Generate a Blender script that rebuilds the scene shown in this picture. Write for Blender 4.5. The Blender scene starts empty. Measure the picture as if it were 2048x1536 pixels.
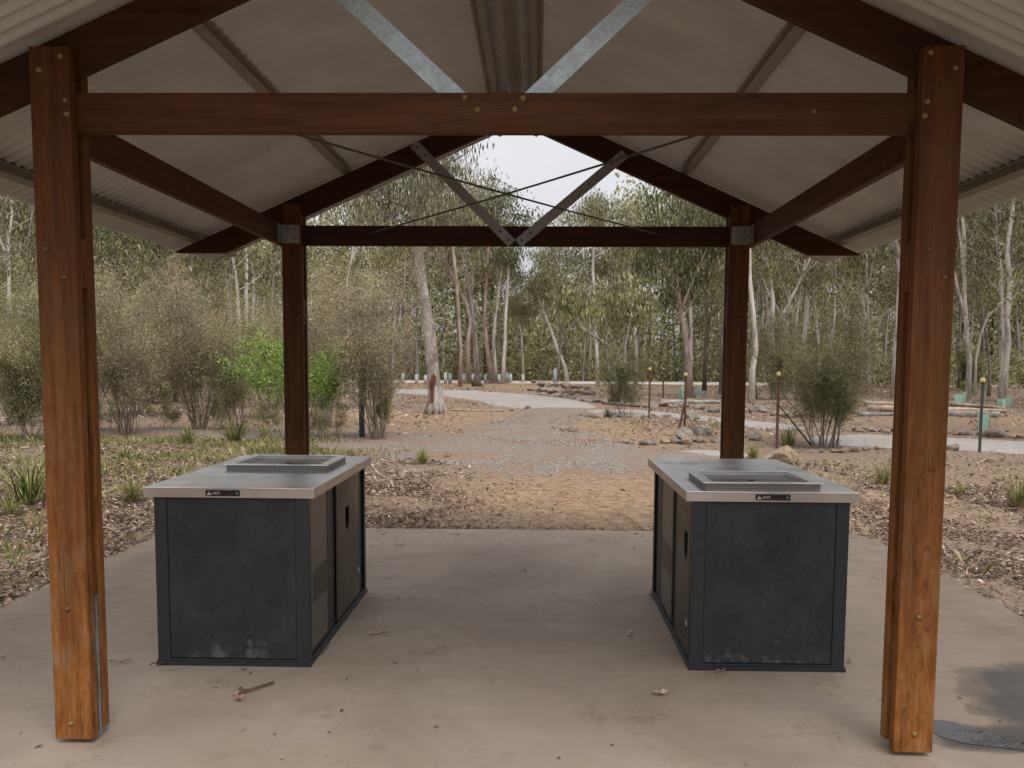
import bpy, math, random
import numpy as np
from mathutils import Vector, Matrix
from mathutils.geometry import tessellate_polygon

random.seed(7)
scene = bpy.context.scene
COL = scene.collection
rad = math.radians

# ------------------------------------------------------------------ camera numbers
CAM = dict(x=.1842, z=1.575, yaw=-.0195, pitch=.0771, roll=-.0064, f=1608.2, px=1043.0, py=849.1)

def ray(u, v):
    x3 = (u-CAM['px'])/CAM['f']; z3 = -(v-CAM['py'])/CAM['f']
    c, s = math.cos(CAM['roll']), math.sin(CAM['roll']); x = x3*c+z3*s; z2 = -x3*s+z3*c
    c, s = math.cos(CAM['pitch']), math.sin(CAM['pitch']); y = c-z2*s*-1*0 - z2*0; y = c + z2*s; z = z2*c - s
    c, s = math.cos(CAM['yaw']), math.sin(CAM['yaw']); X = x*c+y*s; Y = -x*s+y*c
    return np.array([X, Y, z])
def at(u, v, Y):
    d = ray(u, v); k = Y/d[1]
    return np.array([CAM['x']+d[0]*k, Y, CAM['z']+d[2]*k])
def on(u, v, z=0.0):
    d = ray(u, v); k = (z-CAM['z'])/d[2]
    return np.array([CAM['x']+d[0]*k, d[1]*k, z])

# ------------------------------------------------------------------ noise / ground height
def vnoise(x, y, sc, seed=0):
    x = np.asarray(x, float)/sc; y = np.asarray(y, float)/sc
    xi = np.floor(x); yi = np.floor(y); fx = x-xi; fy = y-yi
    fx = fx*fx*(3-2*fx); fy = fy*fy*(3-2*fy)
    def h(a, b):
        v = np.sin(a*127.1+b*311.7+seed*74.7)*43758.5453
        return v-np.floor(v)
    return (h(xi, yi)*(1-fx)+h(xi+1, yi)*fx)*(1-fy)+(h(xi, yi+1)*(1-fx)+h(xi+1, yi+1)*fx)*fy

def bump(x, y, cx, cy, rx, ry, p=2):
    q = ((x-cx)/rx)**2+((y-cy)/ry)**2
    return np.exp(-q**p)

def ground_z(x, y):
    x = np.asarray(x, float); y = np.asarray(y, float)
    r = (vnoise(x, y, 1.3, 1)-.5)*.035+(vnoise(x, y, .45, 2)-.5)*.02+(vnoise(x, y, 5, 3)-.5)*.05
    z = -.03+r
    z = z+bump(x, y, 2.9, 19.6, 2.3, 3.0)*.13+bump(x, y, 7.4, 14.4, 1.3, .7)*.06
    z = z+bump(x, y, 2.4, 46, 4.0, 3.6)*.2+bump(x, y, 12, 22.5, 4.4, 1.9)*.12
    z = z+bump(x, y, -7, 11.5, 4.5, 4)*.08
    # flat round the slab
    d = np.maximum(np.abs(x)-3.25, y-7.5)
    near = np.clip(1-(d-.05)/.6, 0, 1)
    z = z*(1-near)+(-.018+r*.25)*near
    return z
def gz(x, y): return float(ground_z(np.array([x]), np.array([y]))[0])

# ------------------------------------------------------------------ objects
def tag(o, label=None, cat=None, group=None, kind=None):
    if label: o['label'] = label
    if cat: o['category'] = cat
    if group: o['group'] = group
    if kind: o['kind'] = kind
    return o
def empty(name, loc=(0, 0, 0), rz=0.0):
    o = bpy.data.objects.new(name, None); COL.objects.link(o)
    o.location = loc; o.rotation_euler = (0, 0, rz); o.empty_display_size = .2
    return o
def root_loc(o):
    v = Vector((0, 0, 0))
    while o is not None:
        v += Vector(o.location); o = o.parent
    return v
def mesh_np(name, V, F4=None, F3=None):
    V = np.asarray(V, np.float32).reshape(-1, 3)
    me = bpy.data.meshes.new(name)
    me.vertices.add(len(V)); me.vertices.foreach_set('co', V.ravel())
    n4 = 0 if F4 is None else len(F4); n3 = 0 if F3 is None else len(F3)
    loops = []
    if n4: loops.append(np.asarray(F4, np.int32).ravel())
    if n3: loops.append(np.asarray(F3, np.int32).ravel())
    L = np.concatenate(loops)
    me.loops.add(len(L)); me.loops.foreach_set('vertex_index', L)
    starts = np.concatenate([np.arange(n4)*4, n4*4+np.arange(n3)*3]).astype(np.int32)
    me.polygons.add(n4+n3); me.polygons.foreach_set('loop_start', starts)
    me.update(calc_edges=True); me.validate()
    return me
def link(name, me, mat=None, parent=None, loc=(0, 0, 0)):
    o = bpy.data.objects.new(name, me); COL.objects.link(o)
    if mat and not me.materials: me.materials.append(mat)
    if parent: o.parent = parent
    o.location = loc
    return o

class MB:
    def __init__(self): self.v = []; self.f = []; self.sm = []
    def add(self, vs, fs, smooth=False):
        b = len(self.v); self.v += [tuple(map(float, p)) for p in vs]
        self.f += [tuple(b+i for i in f) for f in fs]; self.sm += [smooth]*len(fs)
    def box(self, x0, x1, y0, y1, z0, z1):
        v = [(x, y, z) for z in (z0, z1) for y in (y0, y1) for x in (x0, x1)]
        self.add(v, [(0, 2, 3, 1), (4, 5, 7, 6), (0, 1, 5, 4), (2, 6, 7, 3), (0, 4, 6, 2), (1, 3, 7, 5)])
    def bar(self, a, b, w, t, side=(0, 1, 0)):
        """box along a->b, width w across, thickness t along `side`"""
        a = Vector(a); b = Vector(b); d = (b-a).normalized(); s = Vector(side).normalized(); u = d.cross(s).normalized()
        v = []
        for p in (a, b):
            for i, j in ((-1, -1), (1, -1), (1, 1), (-1, 1)): v.append(p+u*w/2*i+s*t/2*j)
        self.add(v, [(0, 1, 2, 3), (7, 6, 5, 4), (0, 4, 5, 1), (1, 5, 6, 2), (2, 6, 7, 3), (3, 7, 4, 0)])
    def prism(self, poly, y0, y1):
        """poly in (x,z), extruded along y"""
        n = len(poly); v = [(x, y0, z) for x, z in poly]+[(x, y1, z) for x, z in poly]
        self.add(v, [tuple(range(n)), tuple(range(2*n-1, n-1, -1))]+[(i, i+n, (i+1) % n+n, (i+1) % n) for i in range(n)])
    def tube(self, pts, rs, n=6, cap=True, smooth=True, jitter=0, rng=None):
        P = [Vector(p) for p in pts]; v = []; ref = Vector((0.3, 1, 0.1))
        for i, p in enumerate(P):
            d = (P[min(i+1, len(P)-1)]-P[max(i-1, 0)]).normalized()
            u = d.cross(ref)
            if u.length < .05: u = d.cross(Vector((1, 0, 0)))
            u.normalize(); w = d.cross(u).normalized()
            for k in range(n):
                a = 2*math.pi*k/n
                r = rs[i]*(1+(rng.uniform(-jitter, jitter) if rng else 0))
                v.append(p+(u*math.cos(a)+w*math.sin(a))*r)
        f = []
        for i in range(len(P)-1):
            for k in range(n):
                a = i*n+k; b = i*n+(k+1) % n
                f.append((a, b, b+n, a+n))
        if cap: f += [tuple(range(n-1, -1, -1)), tuple(range((len(P)-1)*n, len(P)*n))]
        self.add(v, f, smooth)
    def cyl(self, c, axis, r0, r1, h, n=16, smooth=True):
        a = Vector(axis).normalized(); c = Vector(c); u = a.orthogonal().normalized(); w = a.cross(u)
        v = [c+(u*math.cos(2*math.pi*k/n)+w*math.sin(2*math.pi*k/n))*r0 for k in range(n)]
        v += [c+a*h+(u*math.cos(2*math.pi*k/n)+w*math.sin(2*math.pi*k/n))*r1 for k in range(n)]
        self.add(v, [(k, (k+1) % n, (k+1) % n+n, k+n) for k in range(n)], smooth)
        b = len(self.v)-2*n
        self.f += [tuple(b+k for k in range(n-1, -1, -1)), tuple(b+n+k for k in range(n))]; self.sm += [False, False]
    def holed(self, outer, inner, fn, t):
        """flat plate with a hole; fn(a,b,depth)->xyz"""
        loops = [[Vector((a, b, 0)) for a, b in outer], [Vector((a, b, 0)) for a, b in inner]]
        tris = tessellate_polygon(loops); allp = list(outer)+list(inner); n = len(allp)
        v = [fn(a, b, 0) for a, b in allp]+[fn(a, b, t) for a, b in allp]
        f = [tuple(q) for q in tris]+[tuple(i+n for i in reversed(q)) for q in tris]
        o = 0
        for lp in (outer, inner):
            m = len(lp); f += [(o+i, o+(i+1) % m, o+(i+1) % m+n, o+i+n) for i in range(m)]; o += m
        self.add(v, f)
    def build(self, name, mat, parent=None, bevel=0.0, seg=2):
        off = root_loc(parent) if parent else Vector((0, 0, 0))
        me = bpy.data.meshes.new(name)
        me.from_pydata([(x-off.x, y-off.y, z-off.z) for x, y, z in self.v], [], self.f)
        me.polygons.foreach_set('use_smooth', self.sm)
        me.validate(); me.update()
        if bevel:
            import bmesh
            bm = bmesh.new(); bm.from_mesh(me); bmesh.ops.recalc_face_normals(bm, faces=bm.faces)
            bmesh.ops.bevel(bm, geom=[e for e in bm.edges if e.is_manifold and e.calc_face_angle(0) > .5], offset=bevel, segments=seg, affect='EDGES', profile=.6)
            bm.to_mesh(me); bm.free(); me.update()
        return link(name, me, mat, parent)

# ------------------------------------------------------------------ materials
class NT:
    def __init__(self, name):
        self.m = bpy.data.materials.new(name); self.m.use_nodes = True
        self.t = self.m.node_tree; self.t.nodes.clear()
        self.out = self.n('ShaderNodeOutputMaterial')
    def n(self, ty, ins=None, **kw):
        nd = self.t.nodes.new(ty)
        for k, v in kw.items(): setattr(nd, k, v)
        for k, v in (ins or {}).items(): self.set(nd, k, v)
        return nd
    def set(self, nd, k, v):
        s = nd.inputs[k]
        if isinstance(v, bpy.types.NodeSocket): self.t.links.new(v, s)
        elif isinstance(v, bpy.types.Node): self.t.links.new(v.outputs[0], s)
        else: s.default_value = v
    def coord(self, which='Object', scale=(1, 1, 1), rot=(0, 0, 0)):
        if which == 'World': src = self.n('ShaderNodeNewGeometry').outputs['Position']
        else: src = self.n('ShaderNodeTexCoord').outputs[which]
        return self.n('ShaderNodeMapping', {'Vector': src, 'Scale': scale, 'Rotation': rot}).outputs[0]
    def noise(self, vec, scale, detail=4, rough=.6, dist=0):
        return self.n('ShaderNodeTexNoise', {'Vector': vec, 'Scale': scale, 'Detail': detail, 'Roughness': rough, 'Distortion': dist}).outputs[0]
    def ramp(self, fac, stops, interp='LINEAR'):
        r = self.n('ShaderNodeValToRGB', {'Fac': fac}); e = r.color_ramp.elements; r.color_ramp.interpolation = interp
        while len(e) < len(stops): e.new(.5)
        for i, (p, c) in enumerate(stops):
            e[i].position = p; e[i].color = (*(c if isinstance(c, tuple) else (c, c, c)), 1)
        return r.outputs[0]
    def mix(self, f, a, b, mode='MIX'):
        nd = self.n('ShaderNodeMix', data_type='RGBA', blend_type=mode)
        for i, v in ((0, f), (6, a), (7, b)):
            if isinstance(v, bpy.types.NodeSocket): self.t.links.new(v, nd.inputs[i])
            else: nd.inputs[i].default_value = v if i == 0 else (*v, 1)
        return nd.outputs[2]
    def math(self, op, a, b=0.0, clamp=False):
        return self.n('ShaderNodeMath', {0: a, 1: b}, operation=op, use_clamp=clamp).outputs[0]
    def bump(self, h, strength=.3, dist=.01):
        return self.n('ShaderNodeBump', {'Height': h, 'Strength': strength, 'Distance': dist}).outputs[0]
    def bsdf(self, **kw):
        b = self.n('ShaderNodeBsdfPrincipled')
        for k, v in kw.items():
            k = k.replace('_', ' ')
            if k == 'Base Color' and isinstance(v, tuple): v = (*v, 1)
            if k == 'Specular': k = 'Specular IOR Level'
            self.set(b, k, v)
        self.t.links.new(b.outputs[0], self.out.inputs[0]); return self.m

def wood(name, axis, dark=1.0, grey=.35, low=None):
    t = NT(name); sc = {'x': (1.2, 26, 26), 'y': (26, 1.2, 26), 'z': (26, 26, 1.2)}[axis]
    co = t.coord('World', sc); co2 = t.coord('World')
    rn = t.n('ShaderNodeObjectInfo').outputs['Random']
    shift = t.n('ShaderNodeVectorMath', {0: co, 1: t.n('ShaderNodeCombineXYZ', {0: t.math('MULTIPLY', rn, 37.), 1: t.math('MULTIPLY', rn, 91.), 2: rn})}, operation='ADD').outputs[0]
    g = t.noise(shift, 1.0, 6, .65, .4); fine = t.noise(shift, 5.0, 3, .7)
    big = t.noise(co2, 2.3, 3, .6); pat = t.noise(co2, 6.0, 4, .65)
    c = t.ramp(g, [(.25, (.07*dark, .021*dark, .005*dark)), (.5, (.19*dark, .062*dark, .011*dark)), (.72, (.29*dark, .112*dark, .021*dark))])
    c = t.mix(t.math('MULTIPLY', big, .45), c, (.15*dark, .038*dark, .008*dark))
    worn = t.ramp(t.math('MULTIPLY', pat, t.math('ADD', fine, .5)), [(.44, 0.), (.72, 1.)])
    c = t.mix(t.math('MULTIPLY', worn, grey), c, (.22*dark, .12*dark, .05*dark))
    c = t.mix(t.ramp(fine, [(.28, .35), (.42, 0.)]), c, (.05, .02, .01))
    kn = t.n('ShaderNodeTexVoronoi', {'Vector': t.coord('World', (1, 1, 1), (.3, .2, .1)), 'Scale': 1.9}); kd = t.ramp(t.math('ADD', kn.outputs['Distance'], t.math('MULTIPLY', fine, .03)), [(.045, 1.), (.062, 0.)])
    c = t.mix(t.math('MULTIPLY', kd, .8), c, (.025, .012, .007))
    if low:   # scuffed wood near the ground, lightened to paint in the light there; ragged outline
        z = t.n('ShaderNodeSeparateXYZ', {0: t.n('ShaderNodeNewGeometry').outputs['Position']}).outputs[2]
        k = t.math('ADD', z, t.math('MULTIPLY', t.math('SUBTRACT', pat, .5), 1.6))
        c = t.mix(t.math('MULTIPLY', t.ramp(t.math('DIVIDE', k, low), [(.0, 1.), (.95, 0.)]), t.ramp(g, [(.3, .45), (.6, 1.)])), c, t.ramp(t.math('ADD', t.math('MULTIPLY', t.noise(t.coord('World', (1, 1, .22)), 30, 5, .8), .6), t.math('MULTIPLY', pat, .4)), [(.4, (.17, .06, .014)), (.52, (.29, .112, .028)), (.64, (.30, .185, .10))]))
    crack = t.ramp(t.noise(shift, .55, 2, .5, 2.0), [(.488, 0.), (.5, 1.), (.512, 0.)])
    c = t.mix(t.math('MULTIPLY', crack, .55), c, (.02, .01, .006))
    return t.bsdf(Base_Color=c, Roughness=t.ramp(g, [(.2, .75), (.8, .6)]), Specular=.2, Normal=t.bump(t.math('ADD', g, t.math('MULTIPLY', fine, .5)), .35, .004))

def metal(name, col, rough=.45, var=.25, metallic=1.0, sc=18, streak=(1, 1, 1)):
    t = NT(name); co = t.coord('World', streak); a = t.noise(co, sc, 5, .65); b = t.noise(co, sc*.2, 3)
    d = tuple(x*(1-var) for x in col); l = tuple(min(1, x*(1+var)) for x in col)
    c = t.ramp(t.math('ADD', t.math('MULTIPLY', a, .6), t.math('MULTIPLY', b, .4)), [(.32, d), (.68, l)])
    return t.bsdf(Base_Color=c, Metallic=metallic, Roughness=t.ramp(b, [(.3, rough*.75), (.7, min(1, rough*1.35))]), Normal=t.bump(a, .02, .0008))

def plain(name, col, rough=.6, **kw):
    t = NT(name); co = t.coord('World'); a = t.noise(co, 30, 3)
    return t.bsdf(Base_Color=t.ramp(a, [(.3, tuple(x*.8 for x in col)), (.7, tuple(min(1, x*1.15) for x in col))]), Roughness=rough, **kw)

def leaf(name, stops, rough=.55, trans=.25, objvar=.25, clump=1.1):
    t = NT(name); r = t.n('ShaderNodeNewGeometry').outputs['Random Per Island']
    c = t.ramp(r, [(p_, tuple(q*(.62 if p_ == 0 else 1.2 if p_ == 1 else 1.0) for q in c_)) for p_, c_ in stops])
    cl_n = t.noise(t.coord('Object'), clump, 2, .5)
    c = t.n('ShaderNodeVectorMath', {0: c, 1: t.ramp(cl_n, [(.36, (.55, .58, .55)), (.5, (1., 1., 1.)), (.66, (1., 1., 1.))])}, operation='MULTIPLY').outputs[0] if clump else c
    c = t.n('ShaderNodeVectorMath', {0: c, 1: t.ramp(cl_n, [(.5, (.8, .8, .8)), (.68, (1., .98, .95))])}, operation='MULTIPLY').outputs[0] if clump else c
    if clump: c = t.n('ShaderNodeVectorMath', {0: c, 1: (1.34, 1.29, 1.13)}, operation='MULTIPLY').outputs[0]
    orr = t.n('ShaderNodeObjectInfo').outputs['Random']
    c = t.mix(t.math('MULTIPLY', orr, objvar), c, (.16, .13, .07))
    b = t.n('ShaderNodeBsdfPrincipled', {'Base Color': c, 'Roughness': rough, 'Specular IOR Level': .3})
    tr = t.n('ShaderNodeBsdfTranslucent', {'Color': c})
    m = t.n('ShaderNodeMixShader', {0: trans, 1: b.outputs[0], 2: tr.outputs[0]})
    t.t.links.new(m.outputs[0], t.out.inputs[0]); return t.m

def bark(name, a, b, c, sc=3.0, streak=.25):
    t = NT(name); co = t.coord('Object', (1, 1, streak)); co2 = t.coord('Object')
    n1 = t.noise(co, sc, 5, .7, 1.0); n2 = t.noise(co2, sc*6, 4, .7)
    k = t.math('ADD', t.math('MULTIPLY', n1, .75), t.math('MULTIPLY', n2, .25))
    col = t.ramp(k, [(.34, a), (.47, b), (.62, c)])
    return t.bsdf(Base_Color=col, Roughness=.85, Specular=.15, Normal=t.bump(n2, .6, .02))

M = {}
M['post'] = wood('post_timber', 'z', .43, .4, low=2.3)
M['post_shaded'] = wood('shaded_post_timber', 'z', .38, .2, low=1.1)  # rear posts: same timber, with the shade under the roof painted in darker
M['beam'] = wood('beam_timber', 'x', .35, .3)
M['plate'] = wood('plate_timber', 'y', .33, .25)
M['rafter'] = wood('rafter_timber', 'x', .2, .15)
M['block'] = wood('block_timber', 'z', .7, .3)
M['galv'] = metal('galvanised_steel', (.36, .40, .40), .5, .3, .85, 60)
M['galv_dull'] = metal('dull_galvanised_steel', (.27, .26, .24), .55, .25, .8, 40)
M['rod'] = plain('rod_steel', (.07, .065, .06), .6, Metallic=.5)
M['bolt'] = metal('bolt_zinc_yellow', (.30, .205, .085), .6, .3, .6, 80)
M['bolt_dull'] = plain('bolt_painted', (.16, .075, .035), .5)
M['bolt_hole'] = plain('bolt_dark', (.03, .028, .025), .6)
M['sheet'] = None
t = NT('roof_sheet_underside'); co = t.coord('World'); a = t.noise(co, 3, 4); st = t.noise(t.coord('World', (1, 3, 1)), .9, 3, .5)
M['sheet'] = t.bsdf(Base_Color=t.ramp(t.math('ADD', t.math('MULTIPLY', a, .5), t.math('MULTIPLY', st, .5)), [(.35, (.375, .355, .33)), (.65, (.485, .47, .445))]), Roughness=.33, Specular=.6)
M['purlin'] = plain('purlin_steel', (.19, .165, .13), .55, Metallic=.2)
M['cap'] = plain('ridge_cap_steel', (.27, .235, .195), .45)
M['steel_top'] = metal('bench_top_stainless', (.74, .74, .74), .3, .12, .95, 9, (1, 1, 1))
M['steel_edge'] = metal('bench_edge_stainless', (.47, .42, .38), .38, .12, .8, 12)
t = NT('cabinet_powdercoat'); co = t.coord('World'); a = t.noise(co, 5, 6, .7); b = t.noise(co, 40, 4, .7)
z = t.n('ShaderNodeSeparateXYZ', {0: t.n('ShaderNodeNewGeometry').outputs['Position']}).outputs[2]
scuff = t.ramp(t.math('MULTIPLY', t.noise(co, 9, 5, .75), t.ramp(z, [(.04, 1.05), (.22, .8), (.8, .66)])), [(.5, 0.), (.66, 1.)])
c = t.ramp(t.math('ADD', t.math('MULTIPLY', a, .7), t.math('MULTIPLY', b, .3)), [(.36, (.014, .016, .019)), (.52, (.024, .0265, .031)), (.7, (.037, .040, .046))])
c = t.mix(t.math('MULTIPLY', scuff, .55), c, (.16, .155, .15))
M['cab'] = t.bsdf(Base_Color=c, Roughness=t.ramp(a, [(.3, .38), (.7, .6)]), Specular=.4, Normal=t.bump(b, .08, .003))
M['cab_dark'] = plain('cabinet_trim', (.017, .020, .023), .48)
M['inner'] = plain('cabinet_inside', (.006, .006, .006), .9)
M['door'] = metal('door_stainless', (.095, .08, .064), .42, .2, .75, 7)
t = NT('perforated_sheet')
p = t.n('ShaderNodeSeparateXYZ', {0: t.n('ShaderNodeNewGeometry').outputs['Position']})
K = 2*math.pi/.02
sx = t.math('ADD', p.outputs[0], p.outputs[1])
h1 = t.math('SINE', t.math('MULTIPLY', t.math('ADD', sx, p.outputs[2]), K)); h2 = t.math('SINE', t.math('MULTIPLY', t.math('SUBTRACT', sx, p.outputs[2]), K))
hole = t.ramp(t.math('MULTIPLY', h1, h2), [(.1, 0.), (.2, 1.)])
M['perf'] = t.bsdf(Base_Color=t.mix(hole, (.25, .225, .195), (.01, .009, .008)), Metallic=t.math('SUBTRACT', .7, t.math('MULTIPLY', hole, .7)), Roughness=.45)
t = NT('hotplate_steel'); co = t.coord('World'); a = t.noise(co, 7, 6, .7, .6)
M['hot'] = t.bsdf(Base_Color=t.ramp(a, [(.35, (.05, .035, .027)), (.6, (.14, .105, .08)), (.75, (.25, .21, .18))]), Metallic=.5, Roughness=t.ramp(a, [(.3, .25), (.7, .5)]))
M['label_black'] = plain('label_black', (.008, .006, .006), .35)
M['label_white'] = plain('label_white', (.55, .5, .47), .5)
M['label_red'] = plain('label_red', (.10, .008, .01), .5)
M['label_green'] = plain('label_green', (.06, .2, .13), .5)
# concrete
t = NT('slab_concrete'); co = t.coord('World'); a = t.noise(co, .9, 6, .62, .6); b = t.noise(co, 5, 6, .7); g = t.noise(co, 140, 3, .8)
st = t.noise(t.coord('World', (1, 3.2, 1)), 1.8, 5, .65, 1.2)
c = t.ramp(a, [(.3, (.195, .14, .093)), (.5, (.295, .225, .16)), (.7, (.38, .308, .236))])
c = t.mix(t.ramp(st, [(.5, 0.), (.68, .6)]), c, (.265, .232, .203))
c = t.mix(t.ramp(b, [(.56, 0.), (.75, .45)]), c, (.13, .088, .056))
c = t.mix(t.math('MULTIPLY', t.ramp(t.noise(co, 2.7, 6, .8), [(.60, 0.), (.66, 1.)]), .35), c, (.09, .07, .055))
c = t.mix(.35, c, t.ramp(g, [(.25, (.09, .07, .05)), (.75, (.44, .37, .31))]))
vor = t.n('ShaderNodeTexVoronoi', {'Vector': co, 'Scale': 9.0, 'Randomness': 1.0}); sp = t.ramp(vor.outputs['Distance'], [(.035, 1.), (.05, 0.)])
c = t.mix(t.math('MULTIPLY', sp, .5), c, (.5, .46, .42))
crk = t.n('ShaderNodeTexVoronoi', {'Vector': t.n('ShaderNodeVectorMath', {0: co, 1: t.n('ShaderNodeTexNoise', {'Vector': co, 'Scale': 1.7, 'Detail': 5.0}).outputs['Color']}, operation='ADD').outputs[0], 'Scale': .42}, feature='DISTANCE_TO_EDGE')
c = t.mix(t.math('MULTIPLY', t.ramp(crk.outputs['Distance'], [(.0, 1.), (.0025, 0.)]), .14), c, (.07, .052, .038))
grease = t.ramp(t.math('MULTIPLY', t.noise(co, 1.6, 3, .5), t.noise(co, 14, 6, .8)), [(.30, 0.), (.40, 1.)])
c = t.mix(t.math('MULTIPLY', grease, .35), c, (.075, .055, .042))
side_dim = t.ramp(t.math('ADD', t.math('ABSOLUTE', t.n('ShaderNodeSeparateXYZ', {0: t.n('ShaderNodeNewGeometry').outputs['Position']}).outputs[0]), t.math('MULTIPLY', t.math('SUBTRACT', a, .5), 1.4)), [(.0, 0.), (1., 1.)])
side_dim = t.ramp(t.math('DIVIDE', t.math('SUBTRACT', t.math('ADD', t.math('ABSOLUTE', t.n('ShaderNodeSeparateXYZ', {0: t.n('ShaderNodeNewGeometry').outputs['Position']}).outputs[0]), t.math('MULTIPLY', t.math('SUBTRACT', a, .5), 2.2)), 1.9), 1.0), [(0., 0.), (1., 1.)])
c = t.mix(t.math('MULTIPLY', side_dim, .85), c, t.ramp(t.math('ADD', t.math('MULTIPLY', b, .6), t.math('MULTIPLY', a, .4)), [(.35, (.10, .072, .048)), (.65, (.18, .14, .104))]))  # slab sides painted darker to offset the stronger light reaching them
# wet patch by the right front post: ragged feathered outline
ps = t.n('ShaderNodeSeparateXYZ', {0: t.n('ShaderNodeNewGeometry').outputs['Position']})
def ell(cx, cy, rx, ry):
    a_ = t.math('DIVIDE', t.math('SUBTRACT', ps.outputs[0], cx), rx); b_ = t.math('DIVIDE', t.math('SUBTRACT', ps.outputs[1], cy), ry)
    return t.math('SQRT', t.math('ADD', t.math('MULTIPLY', a_, a_), t.math('MULTIPLY', b_, b_)))
wn = t.math('ADD', t.math('MULTIPLY', t.math('SUBTRACT', t.noise(co, 4.5, 5, .6), .5), .75), t.math('MULTIPLY', t.math('SUBTRACT', t.noise(co, 1.8, 2), .5), .6))
dd = t.math('ADD', t.math('MINIMUM', t.math('MINIMUM', ell(2.78, 3.55, .58, .72), ell(2.25, 3.33, .42, .15)), ell(2.5, 2.9, .5, .4)), wn)
wet = t.ramp(dd, [(.74, 1.), (1.04, .0)]); halo = t.ramp(dd, [(.98, .45), (1.35, 0.)])
c = t.mix(halo, c, (.13, .10, .062)); c = t.mix(t.math('MULTIPLY', wet, .86), c, t.ramp(b, [(.3, (.03, .028, .026)), (.7, (.06, .054, .05))]))
rgh = t.mix(wet, t.ramp(st, [(.35, .55), (.7, .8)]), (.45, .45, .45))
M['slab'] = t.bsdf(Base_Color=c, Roughness=rgh, Specular=.35, Normal=t.bump(t.math('ADD', g, b), .25, .002))
t = NT('damp_concrete'); co = t.coord('World'); a = t.noise(co, 4, 5, .7); g = t.noise(co, 140, 3, .8)
c = t.ramp(a, [(.3, (.072, .064, .058)), (.7, (.115, .102, .09))]); c = t.mix(.3, c, t.ramp(g, [(.3, (.03, .03, .03)), (.7, (.17, .16, .14))]))
M['damp'] = t.bsdf(Base_Color=c, Roughness=t.ramp(a, [(.3, .35), (.7, .6)]), Specular=.4, Normal=t.bump(g, .2, .001))
t = NT('puddle_water'); a = t.noise(t.coord('World', (1, 1.4, 1)), 9, 3, .6, .8)
M['puddle'] = t.bsdf(Base_Color=(.02, .015, .01), Roughness=.02, Specular=.5, Normal=t.bump(a, .25, .004))
# ground
t = NT('ground_dirt_and_litter'); co = t.coord('World')
at_ = t.n('ShaderNodeVertexColor', layer_name='zone').outputs[0]; zs = t.n('ShaderNodeSeparateColor', {0: at_})
n1 = t.noise(co, 1.2, 6, .7, .4); n2 = t.noise(co, 9, 6, .75); n3 = t.noise(co, 45, 4, .8); n4 = t.noise(t.coord('World', (1, 2.5, 1), (0, 0, .4)), 22, 4, .8, .8)
c = t.ramp(t.math('ADD', t.math('MULTIPLY', n2, .5), t.math('MULTIPLY', n3, .5)), [(.4, (.09, .062, .042)), (.5, (.225, .165, .118)), (.6, (.38, .30, .225))])
lit = t.ramp(n4, [(.34, (.07, .048, .034)), (.47, (.19, .135, .092)), (.58, (.30, .225, .165)), (.7, (.46, .375, .295))])
c = t.mix(t.math('MULTIPLY', zs.outputs[2], t.ramp(n1, [(.3, .55), (.55, 1.)])), c, lit)
org = t.ramp(t.math('ADD', t.math('MULTIPLY', n2, .5), t.math('MULTIPLY', n3, .5)), [(.4, (.14, .088, .05)), (.5, (.29, .195, .12)), (.6, (.42, .30, .20))])
c = t.mix(t.math('MULTIPLY', zs.outputs[0], t.ramp(n1, [(.25, .5), (.5, 1.)])), c, org)
grs = t.ramp(n3, [(.3, (.055, .062, .02)), (.5, (.13, .135, .05)), (.7, (.27, .22, .12))])
c = t.mix(t.math('MULTIPLY', zs.outputs[1], t.ramp(n2, [(.42, 0.), (.6, .85)])), c, grs)
M['ground'] = t.bsdf(Base_Color=c, Roughness=.95, Specular=.1, Normal=t.bump(t.math('ADD', n3, n2), .7, .02))
def gravel(name, lo, mid, hi, dirt, amt):
    t = NT(name); co = t.coord('World')
    v = t.n('ShaderNodeTexVoronoi', {'Vector': co, 'Scale': 42.0}); n = t.noise(co, 1.0, 6, .7, .5); n2 = t.noise(co, 30, 4, .8)
    c = t.ramp(t.n('ShaderNodeSeparateColor', {0: v.outputs['Color']}).outputs[0], [(.1, lo), (.5, mid), (.95, hi)])
    c = t.mix(.4, c, t.ramp(n2, [(.3, lo), (.7, hi)]))
    c = t.mix(t.math('MULTIPLY', t.ramp(n, [(.42, 0.), (.62, 1.)]), amt), c, dirt)
    return t.bsdf(Base_Color=c, Roughness=.9, Specular=.15, Normal=t.bump(t.math('ADD', v.outputs['Distance'], n2), .8, .012))
M['gravel'] = gravel('gravel_brown_grey', (.09, .074, .06), (.195, .165, .14), (.36, .32, .28), (.23, .15, .10), .9)
M['gravel_pale'] = gravel('gravel_pale', (.20, .185, .17), (.31, .293, .275), (.45, .43, .405), (.31, .235, .175), .5)
M['gravel_far'] = gravel('gravel_far_track', (.36, .32, .28), (.5, .46, .41), (.62, .58, .53), (.45, .33, .24), .3)
M['rock'] = bark('rock_basalt', (.09, .07, .06), (.19, .155, .13), (.32, .27, .23), 5, 1)
M['rock_tan'] = bark('rock_sandstone', (.13, .085, .055), (.25, .175, .12), (.38, .29, .22), 5, 1)
M['log'] = bark('log_bark', (.16, .11, .075), (.33, .25, .18), (.5, .41, .33), 5, 1)
M['log_grey'] = bark('log_grey_bark', (.12, .11, .09), (.27, .26, .225), (.42, .41, .37), 5, 1)
M['bark_pale'] = bark('bark_pale_gum', (.16, .14, .12), (.48, .44, .39), (.72, .69, .64), 1.8)
M['bark_pink'] = bark('bark_pinkish_gum', (.12, .085, .065), (.30, .225, .18), (.50, .42, .36), 2.2)
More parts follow.
